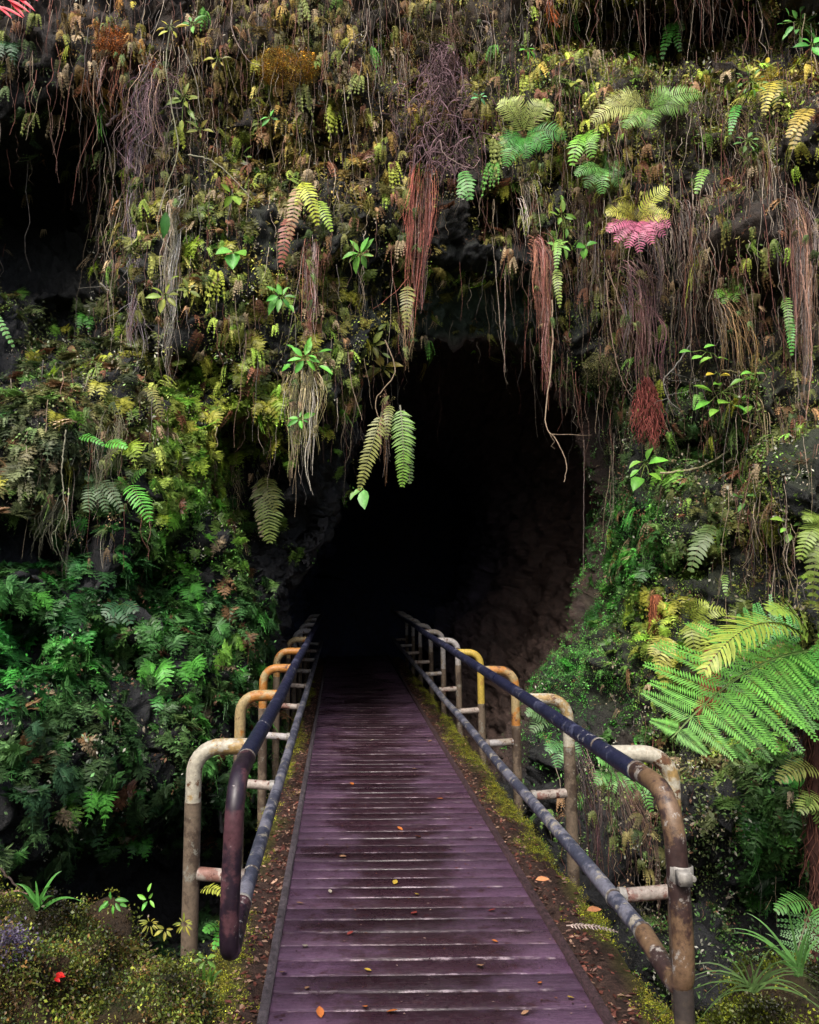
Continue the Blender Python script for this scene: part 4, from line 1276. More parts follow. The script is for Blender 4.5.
fern((806, 108), rad(810, 108, [(800, 130), (792, 150), (788, 138)], 22, 'simple', 12, 0, (214, 186, 60), bulge=.25, lift=.2), 'straw-yellow fern with long trailing stems near the cliff edge', out=.4)
fern((735, 104), [(738, 104, 730, 135, 15, 'simple', 12, 0, (76, 190, 74), {}), ], 'single narrow green frond near the cliff top', out=.4)
fern((700, 168), [(706, 168, 696, 194, 16, 'simple', 10, 0, (130, 200, 84), {})], 'single light green frond above the broad root curtain', out=.4)
fern((724, 286), rad(728, 288, [(716, 298), (724, 304), (738, 302), (746, 292), (740, 286)], 14, 'simple', 10, 0, (140, 220, 84), shape='broad', bulge=.3, lift=.2)
     + [(738, 274, 768, 256, 14, 'simple', 16, 0, (206, 180, 60), dict(shape='broad', lift=.25, label='yellow arching frond'))], 'small bright fern rosette with one yellow arching frond', out=.45)
fern((786, 300), [(786, 296, 790, 338, 14, 'simple', 14, 0, (110, 170, 84), {}), (790, 316, 792, 356, 13, 'simple', 14, 0, (84, 196, 76), {})], 'narrow green fern hanging in front of the reddish root mass', out=.5)
fern((560, 218), [(556, 268, 560, 308, 13, 'simple', 14, 0, (150, 190, 84), {}), (560, 238, 556, 272, 12, 'simple', 12, 0, (130, 200, 90), {})], 'light green frond hanging in front of the pointed root column', Y=6.7)
fern((410, 286), [(408, 284, 406, 330, 20, 'simple', 14, 0, (140, 150, 80), {})], 'olive frond hanging on the tip of the red root curtain', Y=6.85)
fern((460, 172), [(462, 170, 470, 200, 20, 'simple', 9, 0, (90, 180, 90), dict(shape='broad', fat=.5)), (470, 178, 460, 198, 16, 'simple', 8, 0, (84, 170, 80), dict(shape='broad', fat=.5))], 'soft green frond pair beside the red root curtain', out=.4)
fern((0, 330), [(-22, 300, 14, 348, 16, 'simple', 14, 0, (120, 200, 130), {})], 'pale green frond poking in at the photo edge above the fern wall', out=.5)
# ferns around the lower wall of the far side
fern((692, 622), rad(690, 622, [(706, 658), (696, 668), (716, 640), (726, 612), (708, 604), (690, 602)], 26, 'simple', 12, 0, (172, 206, 84), shape='sword', bulge=.3, lift=.3)
     + rad(664, 636, [(658, 674), (652, 656), (672, 668), (664, 690)], 24, 'simple', 12, 0, (196, 212, 96), bulge=.25, lift=.2), 'yellowish fern cluster on the reddish trunk stub beside the moss bank', out=.55)
fern((726, 570), [(724, 574, 726, 596, 10, 'simple', 8, 0, (120, 180, 90), {})], 'tiny pale frond in the shadowed notch above the yellowish cluster', out=.4)
fern((700, 530), rad(712, 524, [(690, 572), (702, 548)], 22, 'simple', 11, 0, (96, 140, 84), shape='broad', fat=.5, bulge=.2), 'dull grey-green drooping frond pair on the small-leaved wall', out=.35)
fern((552, 722), rad(548, 722, [(526, 714), (532, 732), (540, 700)], 22, 'simple', 9, 0, (120, 176, 140), bulge=.3, lift=.3) + rad(560, 742, [(558, 768), (580, 756), (548, 752)], 24, 'simple', 10, 0, (100, 180, 130), bulge=.3), 'blue-green fern seen through the railing bars', Y=6.4)
fern((634, 778), rad(616, 772, [(598, 760), (596, 784), (612, 792), (632, 792)], 26, 'simple', 12, 0, (116, 206, 120), bulge=.3, lift=.25) + rad(636, 780, [(652, 812), (632, 808), (654, 794)], 20, 'simple', 11, 0, (110, 200, 110), bulge=.3), 'bright fern below the first hoop of the railing', Y=5.2)
fern((790, 900), [(812, 904, 790, 978, 62, 'bip', 10, 7, (70, 150, 74), dict(bulge=.15, lift=.05, ang=.2, shape='tri')), (812, 902, 776, 912, 30, 'simple', 12, 0, (84, 160, 84), {}), (818, 905, 836, 960, 34, 'simple', 14, 0, (76, 160, 76), {})], 'dark green layered fern above the grass tuft', Y=4.2)
fern((800, 772), [(822, 770, 778, 782, 34, 'simple', 14, 0, (150, 170, 96), dict(lift=.25)), (825, 795, 800, 812, 34, 'simple', 12, 0, (140, 176, 96), {}), (826, 830, 806, 800, 24, 'simple', 12, 0, (120, 170, 90), {})], 'olive green fern below the big tree fern', Y=4.6)
fern((818, 520), rad(824, 520, [(806, 548), (810, 580), (800, 560), (812, 606), (806, 520)], 30, 'simple', 16, 0, (140, 184, 76), bulge=.3, lift=.3), 'yellow-green fern above the big tree fern', Y=4.9)
# ferns behind the near railing on the fern wall side
fern((230, 692), [(230, 692, 217, 742, 26, 'simple', 16, 0, (84, 180, 90), {}), (232, 694, 240, 724, 18, 'simple', 11, 0, (100, 180, 110), {}), (224, 726, 220, 772, 20, 'simple', 14, 0, (76, 160, 84), {})], 'narrow green fern showing between the first two hoops', out=.3)
fern((202, 892), [(200, 890, 226, 896, 16, 'simple', 9, 0, (190, 214, 70), {}), (222, 928, 204, 932, 18, 'simple', 7, 0, (90, 190, 84), dict(fat=.5)), (222, 930, 214, 950, 14, 'simple', 6, 0, (80, 190, 74), dict(fat=.5))], 'small fern beside the foot of the railing end', Y=3.2)
fern((120, 604), rad(120, 604, [(104, 616), (112, 626), (130, 624), (136, 612)], 20, 'simple', 7, 0, (50, 120, 90), shape='broad', fat=.5), 'dull teal fern under the dark gap', out=.35)

# big tree fern
TF = (812, 648)
YT = 4.55; KGS = KG; KG = KG * .95
big = fern(TF, [
    (816, 650, 672, 738, 152, 'bip', 11, 24, (112, 206, 84), dict(y1=-.55, bulge=.12, lift=.16, shape='broad', ang=.18, fat=.46, droop=.10, upn=.5, rach=(120, 150, 80))),
    (812, 648, 728, 752, 100, 'bip', 9, 20, (98, 192, 80), dict(y1=-.15, bulge=.10, lift=.10, shape='broad', ang=.3, fat=.46, droop=.12, rach=(120, 150, 80))),
    (812, 642, 704, 672, 54, 'simple', 38, 0, (150, 200, 74), dict(y1=-.6, bulge=.28, lift=.30, ang=.75, fat=.34, col2=(176, 206, 70), shape='broad', label='yellow-green frond')),
    (808, 640, 738, 624, 70, 'bip', 8, 11, (80, 196, 90), dict(y1=.2, bulge=.1, lift=.15, shape='broad', ang=.4)),
    (812, 640, 770, 612, 50, 'simple', 14, 0, (150, 200, 74), dict(y1=-.3, bulge=.2, lift=.3, fat=.5, label='yellow-green frond')),
    (812, 640, 880, 660, 90, 'bip', 9, 12, (110, 206, 80), dict(y1=-.3, bulge=.2, lift=.3, shape='broad')),
    (816, 646, 806, 728, 84, 'bip', 9, 12, (84, 190, 84), dict(y1=-.2, bulge=.15, lift=.15, shape='broad')),
    (814, 640, 900, 740, 110, 'bip', 9, 12, (84, 190, 84), dict(y1=-.5, bulge=.15, lift=.25, shape='broad')),
], 'large bright green tree fern arching over the railing', name='tree_fern', cat='tree fern', Y=YT)
mb = MB(); rg = np.random.default_rng(2)
tr_ = smooth_path([on_depth(813, 652, YT + .03), on_depth(816, 740, YT + .05), on_depth(818, 850, YT + .08), on_depth(820, 1100, YT + .1)], 40)
tube(mb, tr_, .05 + .004 * rg.normal(size=len(tr_)), 14, lin((62, 38, 34)))
for k_ in range(320):
    i_ = rg.integers(0, len(tr_) - 4); a = rg.uniform(0, 6.28)
    strand(mb, tr_[i_] + np.array([math.cos(a), math.sin(a), 0]) * .05, rg.uniform(.1, .3), .004, .1, .02, lin((92, 58, 48)) * rg.uniform(.4, 1.4), (math.cos(a) * .2, math.sin(a) * .2, -1), 6, 3, rg)
o = mb.build('trunk', 'root'); o.parent = big; o.matrix_parent_inverse = Matrix.Translation(-big.location)
KG = KGS
# reddish fibrous trunk stubs
for (x, y0_, y1_, Y_, r_, lab) in ((655, 596, 690, None, .06, 'reddish fibrous fern trunk standing against the moss bank'), (708, 650, 700, None, .045, 'dark brown fern trunk stub between the yellowish ferns')):
    Yb = hit(x, y0_ + 20, .3)[0][1]
    mb = MB(); p = smooth_path([on_depth(x + 2, y0_, Yb), on_depth(x, (y0_ + y1_) / 2, Yb), on_depth(x - 4, y1_, Yb)], 20)
    tube(mb, p, r_ * .8, 10, lin((120, 70, 48)))
    for k_ in range(200):
        i_ = rg.integers(0, len(p) - 3); a = rg.uniform(0, 6.28)
        strand(mb, p[i_] + np.array([math.cos(a), math.sin(a), 0]) * r_ * .8, rg.uniform(.1, .3), .0045, .06, .015, lin((158, 96, 66)) * rg.uniform(.5, 1.3), (math.cos(a) * .15, math.sin(a) * .15, -1), 6, 3, rg)
    tag(mb.build('fern_stump', 'root', origin=p[-1]), lab, 'fern stump')


# ------------------------------------------------------------------ broad-leaved seedlings
def seedling(x, y, spec, col, label, out=.45, wide=.42, Y=None, name='seedling', stem=True, round_=False, up=.5, cat='plant'):
    if Y is not None and Y < 4: stem = False
    Yb = hit(x, y, out)[0][1] if Y is None else Y
    A = on_depth(x, y, Yb)
    root = empty(name, A, label, cat)
    rg = np.random.default_rng(int(x * 11 + y))
    Minv = Matrix.Translation([-a for a in A])
    if stem:
        mb = MB()
        p = smooth_path([A + [0, .25, -.12], A + [0, .08, -.07], A] if Y is None or Y > 4 else [A + [0, .01, -.10], A + [0, .005, -.05], A], 10); tube(mb, p, .005, 5, lin((96, 92, 56)))
        for (dx, dy, l, *r_) in spec:
            t_ = on_depth(x + dx, y + dy, Yb - .05)
            tube(mb, np.array([A, (A + t_) / 2 + [0, -.01, .01], t_]), .003, 4, lin((104, 124, 60)))
        o = mb.build('stem', 'root'); o.parent = root; o.matrix_parent_inverse = Minv
    for (dx, dy, l, *r_) in spec:
        b = on_depth(x + dx, y + dy, Yb - .05 + rg.uniform(-.03, .03))
        d = norm(np.array([dx, 0, -dy - 1e-3]) + np.array([0, 0, 1e-3]))
        if r_: d = np.array([math.cos(math.radians(r_[0])), 0, math.sin(math.radians(r_[0]))])
        an_ = rg.normal() * (.12 if r_ else .3); d = np.array([d[0] * math.cos(an_) - d[2] * math.sin(an_), 0, d[0] * math.sin(an_) + d[2] * math.cos(an_)])
        d = norm(d + [0, rg.uniform(-.9, .15), -.12])
        Nn = norm(np.array([rg.uniform(-.5, .5), -1, up + rg.uniform(-.35, .5)]))
        mb = MB()
        c_ = leafcol(col) * rg.uniform(.55, 1.3) * np.array([rg.uniform(.85, 1.25), 1, rg.uniform(.8, 1.1)])
        ls_ = rg.uniform(.7, 1.2)
        leaf_blade(mb, b, d, Nn, pmm(l, Yb) * ls_, pmm(l * wide, Yb) * ls_ * rg.uniform(.8, 1.2), c_, fold=rg.uniform(.1, .35), curl=rg.uniform(.02, .4))
        o = mb.build('leaf', 'leaf', smooth=True); o.parent = root; o.matrix_parent_inverse = Minv
    return root


def star(n, l, r=3, ph=0, sq=.75):
    return [(r * math.cos(2 * math.pi * k / n + ph), r * sq * math.sin(2 * math.pi * k / n + ph), l * (.8 + .3 * ((k * 7) % 3) / 2)) for k in range(n)]


BG = (110, 220, 90)
seedling(360, 254, star(8, 19, 3, .3) + star(3, 11, 2, 1), (120, 206, 100), 'glossy eight-leaved seedling on a mossy knob above the cave')
seedling(281, 297, star(8, 15, 3, .9) + [(-8, -6, 12), (8, 8, 12)], (90, 186, 84), 'green seedling beside the narrow reddish root column')
seedling(305, 358, star(7, 16, 4, .2) + [(-14, 6, 14, 200), (14, 8, 16, -20), (2, -12, 12, 70), (-10, -8, 13, 140), (14, -6, 14, 20)], (110, 226, 90), 'largest bright glossy seedling, on top of the pale root fringe')
seedling(300, 419, star(6, 12, 2, .5), (100, 214, 90), 'small bright seedling halfway down the pale root fringe', out=.5)
seedling(372, 345, star(6, 14, 3, .1) + [(6, -14, 12), (10, 8, 12)], (120, 150, 76), 'dull green seedling near the cave rim')
seedling(383, 368, star(7, 15, 3, 1.2), (190, 184, 80), 'yellowing seedling just below the dull green one')
seedling(480, 97, star(5, 9, 2), (110, 210, 160), 'tiny blue-green sprout beside the purple tangle')
seedling(528, 50, star(5, 12, 2, .4), (100, 200, 76), 'little star-shaped seedling at the cliff top')
seedling(192, 24, star(6, 13, 3, .2), (110, 200, 120), 'bright small sprout at the cliff top above the root tangle')
seedling(170, 28, star(6, 12, 5, 1.0), (200, 196, 56), 'yellow-leaved sprout at the cliff top')
seedling(184, 98, star(7, 13, 5, .4) + [(0, -14, 12), (4, 12, 13), (-2, 22, 12)], (150, 190, 90), 'yellow-green leafy sprig over the pale vine-wrapped roots')
seedling(200, 130, star(5, 13, 3, 1.4), (150, 170, 84), 'second leafy sprig lower on the pale vine-wrapped roots')
seedling(165, 296, star(6, 14, 4, .7) + [(4, -14, 12), (18, -8, 14, -60)], (140, 176, 76), 'leafy vine sprig at the foot of the twisted roots', out=.5)
seedling(188, 290, star(5, 14, 2, 1.9), (136, 170, 76), 'small leafy sprig next to the vine sprig', out=.5)
seedling(240, 156, star(6, 11, 6, .2), (126, 180, 90), 'light green leaf cluster under the orange moss')
seedling(218, 60, star(5, 10, 4, .9), (170, 180, 70), 'yellowish leaf cluster near the cliff top')
seedling(270, 118, star(4, 10, 2, .3), (100, 196, 96), 'very small green sprout among brown roots')
seedling(562, 215, star(6, 13, 4, .8) + [(0, -12, 10), (4, 14, 12), (-6, 26, 12), (2, 34, 12)], (130, 200, 96), 'trailing leafy vine sprig in front of the brown root curtain', out=.5)
seedling(558, 246, star(6, 11, 3, .2), (140, 216, 110), 'lower tip of the trailing leafy vine', out=.5)
seedling(585, 246, [(0, 0, 12, 200), (2, 0, 11, 30), (0, 2, 10, 270)], (100, 200, 76), 'three-leaved sprout among brown roots beside the pink fern', wide=.7)
seedling(574, 83, [(0, 0, 11, 220), (1, 0, 9, 20)], (176, 196, 70), 'single yellowish rounded leaf near the cliff top', wide=.8)
seedling(765, 68, star(7, 11, 6, .4), (190, 206, 60), 'yellow-green leafy shoot in the upper cliff growth')
seedling(800, 24, star(8, 13, 8, .3) + star(8, 11, 16, .8), (100, 190, 110), 'bushy green shrub tip at the top corner of the cliff', out=.9)
seedling(812, 45, star(5, 15, 3, .3), (80, 200, 80), 'bright large-leaved sprout below the shrub tip', out=.9, wide=.6)
seedling(748, 142, star(7, 10, 6, .3), (120, 190, 110), 'small green sprig beside the yellowing fern')
seedling(752, 82, star(9, 8, 10, .1), (104, 170, 100), 'fine-leaved sprig between the yellow ferns')
seedling(708, 352, [(-4, -4, 15, 20), (-16, 0, 15, 175), (-6, 4, 14, 190), (4, 6, 13, 200), (10, 6, 14, 5)], (130, 216, 96), 'upper whorl of heart-shaped leaves on the curving stem', wide=.62, out=.6, up=1.6)
seedling(722, 392, [(-2, -6, 15, 150), (-10, 0, 17, 160), (-12, 10, 20, 190), (-4, 18, 16, 195), (6, 10, 17, 185), (12, 14, 15, -20), (18, 6, 14, 10), (24, 8, 14, 160), (30, -8, 14, 0), (22, -12, 15, 10), (30, 14, 13, 200)],
         (116, 206, 84), 'main cluster of many heart-shaped leaves along the curving stem', wide=.62, out=.6, up=1.6)
seedling(718, 374, [(-4, 0, 14, 170), (2, 2, 12, 0)], (224, 214, 50), 'bright yellow leaf pair above the heart-leaved cluster', wide=.7, out=.62, up=1.2)
seedling(757, 374, [(-4, 0, 13, 180), (0, 0, 14, 10), (-14, 6, 13, 200)], (124, 206, 96), 'three flat green leaves on the straight stem', wide=.55, out=.6, up=1.6)
seedling(645, 464, [(-4, -2, 17, 185), (2, -4, 14, 75), (4, 0, 18, 10), (-6, 6, 16, 200), (4, 10, 15, -10), (-4, 14, 18, 215)], (120, 214, 84), 'whorl of rounded leaves hanging under the red tassel', wide=.6, out=.6, up=1.4)
seedling(745, 500, [(-4, -2, 14, 175), (2, -4, 14, 5), (0, 4, 12, 215), (6, 6, 12, -20)], (96, 170, 90), 'four flat leaves low on the small-leaved wall', wide=.55, out=.45, up=1.6)
seedling(790, 528, [(-4, 0, 14, 190), (4, -2, 13, 15), (0, 6, 12, 230), (-6, -6, 12, 150)], (120, 190, 84), 'four flat leaves beside the yellow-green edge fern', wide=.55, out=.45, up=1.4)
seedling(166, 222, [(0, -10, 26, 268)], (84, 176, 76), 'single long green leaf hanging between the root bundles', out=.5, wide=.45)
seedling(232, 196, [(0, 0, 18, 230), (2, 0, 16, 300), (-2, -4, 13, 150), (4, -2, 15, 10)], (150, 206, 76), 'light lime leaf cluster at the end of the arched stem', wide=.6)
seedling(234, 254, [(0, 0, 20, 260), (-2, -2, 16, 190), (2, -2, 15, -20)], (100, 196, 84), 'green lobed leaf cluster on the olive growth', wide=.7)
seedling(362, 488, [(0, 0, 15, 200), (2, 2, 18, 265), (-6, 4, 9, 220)], (110, 190, 110), 'drooping green leaf pair under the sword fern pair', Y=7.5, wide=.5)
# red-leaved plant at the very top corner
mbp = (10, -12)
A = hit(12, 10, .5)[0]; Yb = A[1]
root = empty('red_leaf_plant', on_depth(-6, -8, Yb), 'plant with long narrow crimson leaves at the top corner of the cliff', 'plant')
for (x0_, y0_, ang_, l) in ((4, -2, -28, 34), (14, -4, -34, 30), (-2, 6, -24, 32), (10, 2, -44, 24), (20, -6, -20, 22), (-8, 2, -38, 30), (0, -6, -12, 30)):
    mb = MB(); a = math.radians(ang_)
    leaf_blade(mb, on_depth(x0_, y0_, Yb), (math.cos(a), -.2, math.sin(a)), (0, -1, .6), pmm(l, Yb), pmm(4.6, Yb), lin((214, 70, 84)), .2, .15)
    o = mb.build('leaf', 'leaf'); o.parent = root; o.matrix_parent_inverse = Matrix.Translation([-v_ for v_ in root.location])

# ------------------------------------------------------------------ individually placed small ferns (counted, copied)
PROTO_L = [lace_clump(6, .24, 900 + s, n=7, m=3, spread=.8) for s in range(5)]
PROTO_T = [tuft(9, .24, 950 + s, n=10) for s in range(4)]


def poisson(wt, n, rmin):
    out = []; cand = pick(wt, n * 12)
    for q_ in cand:
        if all((FX[q_] - FX[o]) ** 2 + (FY[q_] - FY[o]) ** 2 > rmin * rmin for o in out):
            out.append(q_)
            if len(out) >= n: break
    return out


def tintmesh(mb, name, mat, tint):
    V, FL, C = mb.arrays(); m2 = MB()
    m2.V = [V]; m2.C = [C * np.asarray(tint)]; m2.F = FL; m2.n = len(V)
    o = m2.build(name, mat); me = o.data
    bpy.data.objects.remove(o)
    return me


inframe = (FX > 4) & (FX < 815) & (FY > 4) & (FY < 900)
TINTS_L = [(56, 112, 56), (74, 156, 62), (54, 100, 72), (96, 156, 60), (130, 170, 56), (70, 136, 70), (150, 166, 70)]
TINTS_T = [(120, 130, 66), (150, 160, 60), (156, 124, 84), (170, 152, 118), (130, 92, 68), (96, 150, 66)]
ML = {}; MT = {}


def zone_label_l(x, y, ti):
    hue = ['deep green', 'bright green', 'bluish green', 'yellow-green', 'lime', 'mid green', 'olive yellow'][ti]
    if y > 560: where = 'on the lower fern wall'
    elif x < 150: where = 'on the grey-green growth under the dark hollow'
    elif x < 340: where = 'on the yellow-green slope beside the cave rim'
    else: where = 'on the rock across the bridge'
    return f'{hue} lacy fern clump {where}'


def zone_label_t(x, y, ti):
    hue = ['olive', 'yellow-green', 'tan dead', 'pale straw-coloured', 'brown withered', 'green'][ti]
    if y < 90: where = 'along the cliff top'
    elif x < 220: where = 'around the dark hollow'
    elif x < 400: where = 'on the cliff between the hollow and the red root curtain'
    elif x < 560: where = 'on the brow over the cave'
    elif y < 350: where = 'among the root curtains past the cave'
    else: where = 'on the small-leaved wall past the cave'
    return f'{hue} drooping fern tuft {where}'


wl = field([(a, b, c, d, e) for a, b, c, d, e in A_F], -.2, 1.0) * inframe * (FX > 0)
for q_ in poisson(wl, 170, 17):
    c0 = zonecol(FX[q_:q_ + 1], FY[q_:q_ + 1])[0]
    dist = [np.linalg.norm(norm(lin(t)) - norm(c0)) + .25 * rng.random() for t in TINTS_L]
    ti = int(np.argmin(dist))
    if rng.random() < .28: ti = 1 if FY[q_] > 540 else (4 if rng.random() < .5 else 3)
    s = int(rng.integers(0, 5))
    if (s, ti) not in ML: ML[(s, ti)] = tintmesh(PROTO_L[s], 'lace_fern', 'leaf', lin(TINTS_L[ti]) * KG * np.array([1.15, .92, .75]) + .012)
    o = bpy.data.objects.new('lace_fern', ML[(s, ti)]); COL.objects.link(o)
    o.location = FC[q_] + FN[q_] * .09
    nn = FN[q_]; o.rotation_euler = (rng.uniform(-.2, .2), rng.uniform(-.25, .25), math.atan2(nn[1], nn[0]) - math.pi / 2 + rng.uniform(-.4, .4))
    sc_ = rng.uniform(.6, 1.05); o.scale = (sc_,) * 3
    tag(o, zone_label_l(FX[q_], FY[q_], ti), 'fern', 'lacy ferns growing on the walls')
wt_ = field(B_F, -.2, 1.0) * inframe
for q_ in poisson(wt_, 130, 19):
    ti = int(rng.choice(6, p=[.3, .17, .2, .13, .12, .08])); s = int(rng.integers(0, 4))
    if (s, ti) not in MT: MT[(s, ti)] = tintmesh(PROTO_T[s], 'fern_tuft', 'matte_leaf', lin(TINTS_T[ti]) * KG * (.72 if ti in (2, 3, 4) else 1))
    o = bpy.data.objects.new('fern_tuft', MT[(s, ti)]); COL.objects.link(o)
    o.location = FC[q_] + FN[q_] * .10
    nn = FN[q_]; o.rotation_euler = (rng.uniform(-.15, .15), rng.uniform(-.25, .25), math.atan2(nn[1], nn[0]) - math.pi / 2 + rng.uniform(-.4, .4))
    sc_ = rng.uniform(.6, 1.2) * (.68 if ti in (2, 3, 4) else 1); o.scale = (sc_, sc_, sc_ * rng.uniform(.9, 1.4))
    tag(o, zone_label_t(FX[q_], FY[q_], ti), 'fern', 'drooping fern tufts on the cliff')


for (x, y, ti, s_, kind_, lab) in ((32, 116, 0, 1.1, 'T', 'grey-green tuft hanging in the dark hollow, beside a pale withered one'), (57, 118, 3, 1.2, 'T', 'pale withered tuft hanging in the dark hollow'), (12, 48, 2, .9, 'L', 'soft green lacy clump hanging below the crimson leaves'),
                                   (90, 156, 5, .7, 'T', 'lone green tuft in the darkest part of the hollow'), (66, 172, 0, .7, 'T', 'dim olive tuft just below the lone green one in the hollow'), (88, 318, 1, .9, 'L', 'round bright green lacy clump at the lower edge of the hollow'),
                                   (28, 196, 3, .8, 'T', 'pale ragged tuft low in the dark hollow'), (100, 216, 3, .6, 'T', 'small pale tuft on the dim ledge of the hollow'), (176, 356, 4, .9, 'T', 'brown withered tuft at the tip of the pale root bundle'), (44, 230, 3, .5, 'T', 'tiny pale tuft on the dim ledge of the hollow')):
    P, n_ = hit(x, y, .12)
    if kind_ == 'T':
        if (1, ti) not in MT: MT[(1, ti)] = tintmesh(PROTO_T[1], 'fern_tuft', 'matte_leaf', lin(TINTS_T[ti]) * KG)
        o = bpy.data.objects.new('fern_tuft', MT[(1, ti)])
    else:
        if (1, ti) not in ML: ML[(1, ti)] = tintmesh(PROTO_L[1], 'lace_fern', 'leaf', lin(TINTS_L[ti]) * KG)
        o = bpy.data.objects.new('lace_fern', ML[(1, ti)])
    COL.objects.link(o); o.location = P; o.rotation_euler = (0, 0, math.pi + .2); o.scale = (s_,) * 3
    tag(o, lab, 'fern')

def cushion(x, y, wx, wy, n, cols, label):
    rg = np.random.default_rng(int(x)); Ps, Ns = [], []
    P0, n0 = hit(x, y, .1)
    for k_ in range(n):
        a = rg.uniform(0, 6.28); r_ = rg.random() ** .5
        bump = .16 * (1 - r_ * r_) ** .5
        P, n_ = hit(x + math.cos(a) * r_ * wx, y + math.sin(a) * r_ * wy, .05 + bump)
        if abs(P[1] - P0[1]) > .5: continue
        Ps.append(P); Ns.append(norm([math.cos(a) * r_, -1, .4 - math.sin(a) * r_]))
    Ps = np.array(Ps); Ns = np.array(Ns); K = len(Ps); m_ = MB()
    scatter(m_, T_MOSS, frames(Ns, .4, .5, (.5, 1.2)), Ps, lin(np.array(cols, float))[rg.integers(0, len(cols), K)] * np.exp(rg.normal(-.1, .4, K))[:, None])
    return tag(m_.build('moss_cushion', 'matte_leaf', origin=P0), label, 'moss')


cushion(287, 66, 34, 20, 700, [(196, 142, 40), (150, 112, 40), (170, 150, 60), (120, 90, 44)], 'golden-orange moss mound bulging near the cliff top')
cushion(112, 40, 18, 14, 260, [(190, 110, 44), (150, 90, 44), (120, 80, 50)], 'rusty orange moss patch among brown roots over the hollow')
cushion(152, 74, 12, 12, 140, [(190, 100, 44), (140, 80, 44)], 'small orange moss patch in the grey-brown root tangle')
cushion(440, 58 - 20, 26, 12, 260, [(110, 96, 60), (90, 84, 56)], 'olive-brown moss hump above the purple tangle')
cushion(600, 376, 18, 24, 420, [(120, 122, 74), (92, 96, 60), (140, 136, 92)], 'pale lichen-covered lump hanging at the edge of the cave roof')

# ------------------------------------------------------------------ boulders in front
def boulder(c, r, label, seed, zones, name='boulder', sub=6, sq=(1, 1, 1)):
    import bmesh
    bm = bmesh.new(); bmesh.ops.create_icosphere(bm, subdivisions=sub, radius=1.0)
    V = np.array([v.co[:] for v in bm.verts]); Fc = np.array([[v.index for v in f.verts] for f in bm.faces]); bm.free()
    r = np.asarray(r, float)
    out = []
    for v in V:
        vv = Vector(v * 1.3 + seed)
        s_ = 1 + .42 * noise.fractal(vv * 1.3, 1, 2, 3) + .09 * noise.fractal(vv * 4, .9, 2, 4) - .10 * abs(noise.noise(vv * 2.2))
        box_ = np.sign(v) * np.abs(v) ** .75
        out.append(box_ * s_)
    P = np.array(out) * r + c
    col = np.tile(np.array([.022, .020, .018]), (len(P), 1))
    nn = norm(np.array(out) / r)
    up_ = np.clip(nn[:, 2] * 1.3 + .15, 0, 1)
    nz = np.array([noise.fractal(Vector(p * 5), 1, 2, 3) for p in P])
    mo_ = np.clip(up_ + nz * .6 - .1, 0, 1)[:, None]
    br_ = np.clip(np.array([noise.noise(Vector(p * 3.2 + 7)) for p in P]) * 2.5 + .3, 0, 1)[:, None]
    mcol = np.array([.050, .058, .014]) * (1 - br_) + np.array([.062, .036, .016]) * br_
    col = col * (1 - mo_) + mcol * mo_
    m = MB(); m.add(P, Fc, col)
    o = m.build(name, 'mossy_rock', origin=np.asarray(c, float), smooth=True)
    tag(o, label, 'boulder')
    return o, P, nn, Fc


def moss_on(P, nn, n, name, label, cols, upmin=.1, size=(.5, 1.1), parent=None):
    wt = np.clip(nn[:, 2] - upmin, 0, 1) + .05
    wt *= np.clip([.5 + noise.noise(Vector(p * 6)) * 1.5 for p in P], .05, 1)
    k_ = rng.choice(len(P), n, p=wt / wt.sum())
    mb = MB(); c = lin(np.array(cols, float))[rng.integers(0, len(cols), n)] * np.exp(rng.normal(-.05, .4, n))[:, None]
    c = c * np.clip(np.array([.8 + noise.fractal(Vector(P[q] * 5), 1, 2, 3) * 1.6 for q in k_]), .12, 1.8)[:, None]
    M = frames(nn[k_], .4, .5, size)
    scatter(mb, T_MOSS, M, P[k_] + rng.normal(size=(n, 3)) * .012, c)
    return mb


B1, P1_, n1_, F1_ = boulder(np.array([-.99, 2.62, .03]), (.53, .42, .50), 'moss-covered boulder carrying a single red leaf', 3.0, None)
mb = moss_on(P1_, n1_, 17000, 'm', '', [(112, 122, 44), (92, 106, 44), (112, 84, 46), (76, 98, 46), (130, 136, 52), (78, 66, 46)], upmin=-.25, size=(.4, 1.0))
o = mb.build('moss', 'leaf'); o.parent = B1; o.matrix_parent_inverse = Matrix.Translation(-B1.location)
B2, P2_, n2_, F2_ = boulder(np.array([1.62, 3.05, -.26]), (.30, .30, .42), 'rounded mossy rock under the long grass tuft', 9.0, None, sub=5)
mb = moss_on(P2_, n2_, 6000, 'm', '', [(120, 136, 40), (96, 112, 44), (150, 160, 48), (84, 84, 48)], upmin=-.5)
o = mb.build('moss', 'leaf'); o.parent = B2; o.matrix_parent_inverse = Matrix.Translation(-B2.location)
B3, P3_, n3_, F3_ = boulder(np.array([1.80, 2.55, -.22]), (.34, .26, .30), 'low brown mossy rock at the bottom corner by the railing foot', 17.0, None, sub=5)
mb = moss_on(P3_, n3_, 5000, 'm', '', [(150, 110, 50), (130, 120, 48), (96, 84, 44)], upmin=-.4)
o = mb.build('moss', 'leaf'); o.parent = B3; o.matrix_parent_inverse = Matrix.Translation(-B3.location)
B4, P4_, n4_, F4_ = boulder(np.array([-.41, 2.55, -.26]), (.09, .36, .26), 'green mossy stone at the foot of the railing end', 27.0, None, sub=5)
mb = moss_on(P4_, n4_, 4500, 'm', '', [(96, 130, 40), (80, 110, 44), (120, 140, 44)], upmin=-.5)
o = mb.build('moss', 'leaf'); o.parent = B4; o.matrix_parent_inverse = Matrix.Translation(-B4.location)
bv1 = BVHTree.FromPolygons([Vector(p) for p in P1_], F1_.tolist())


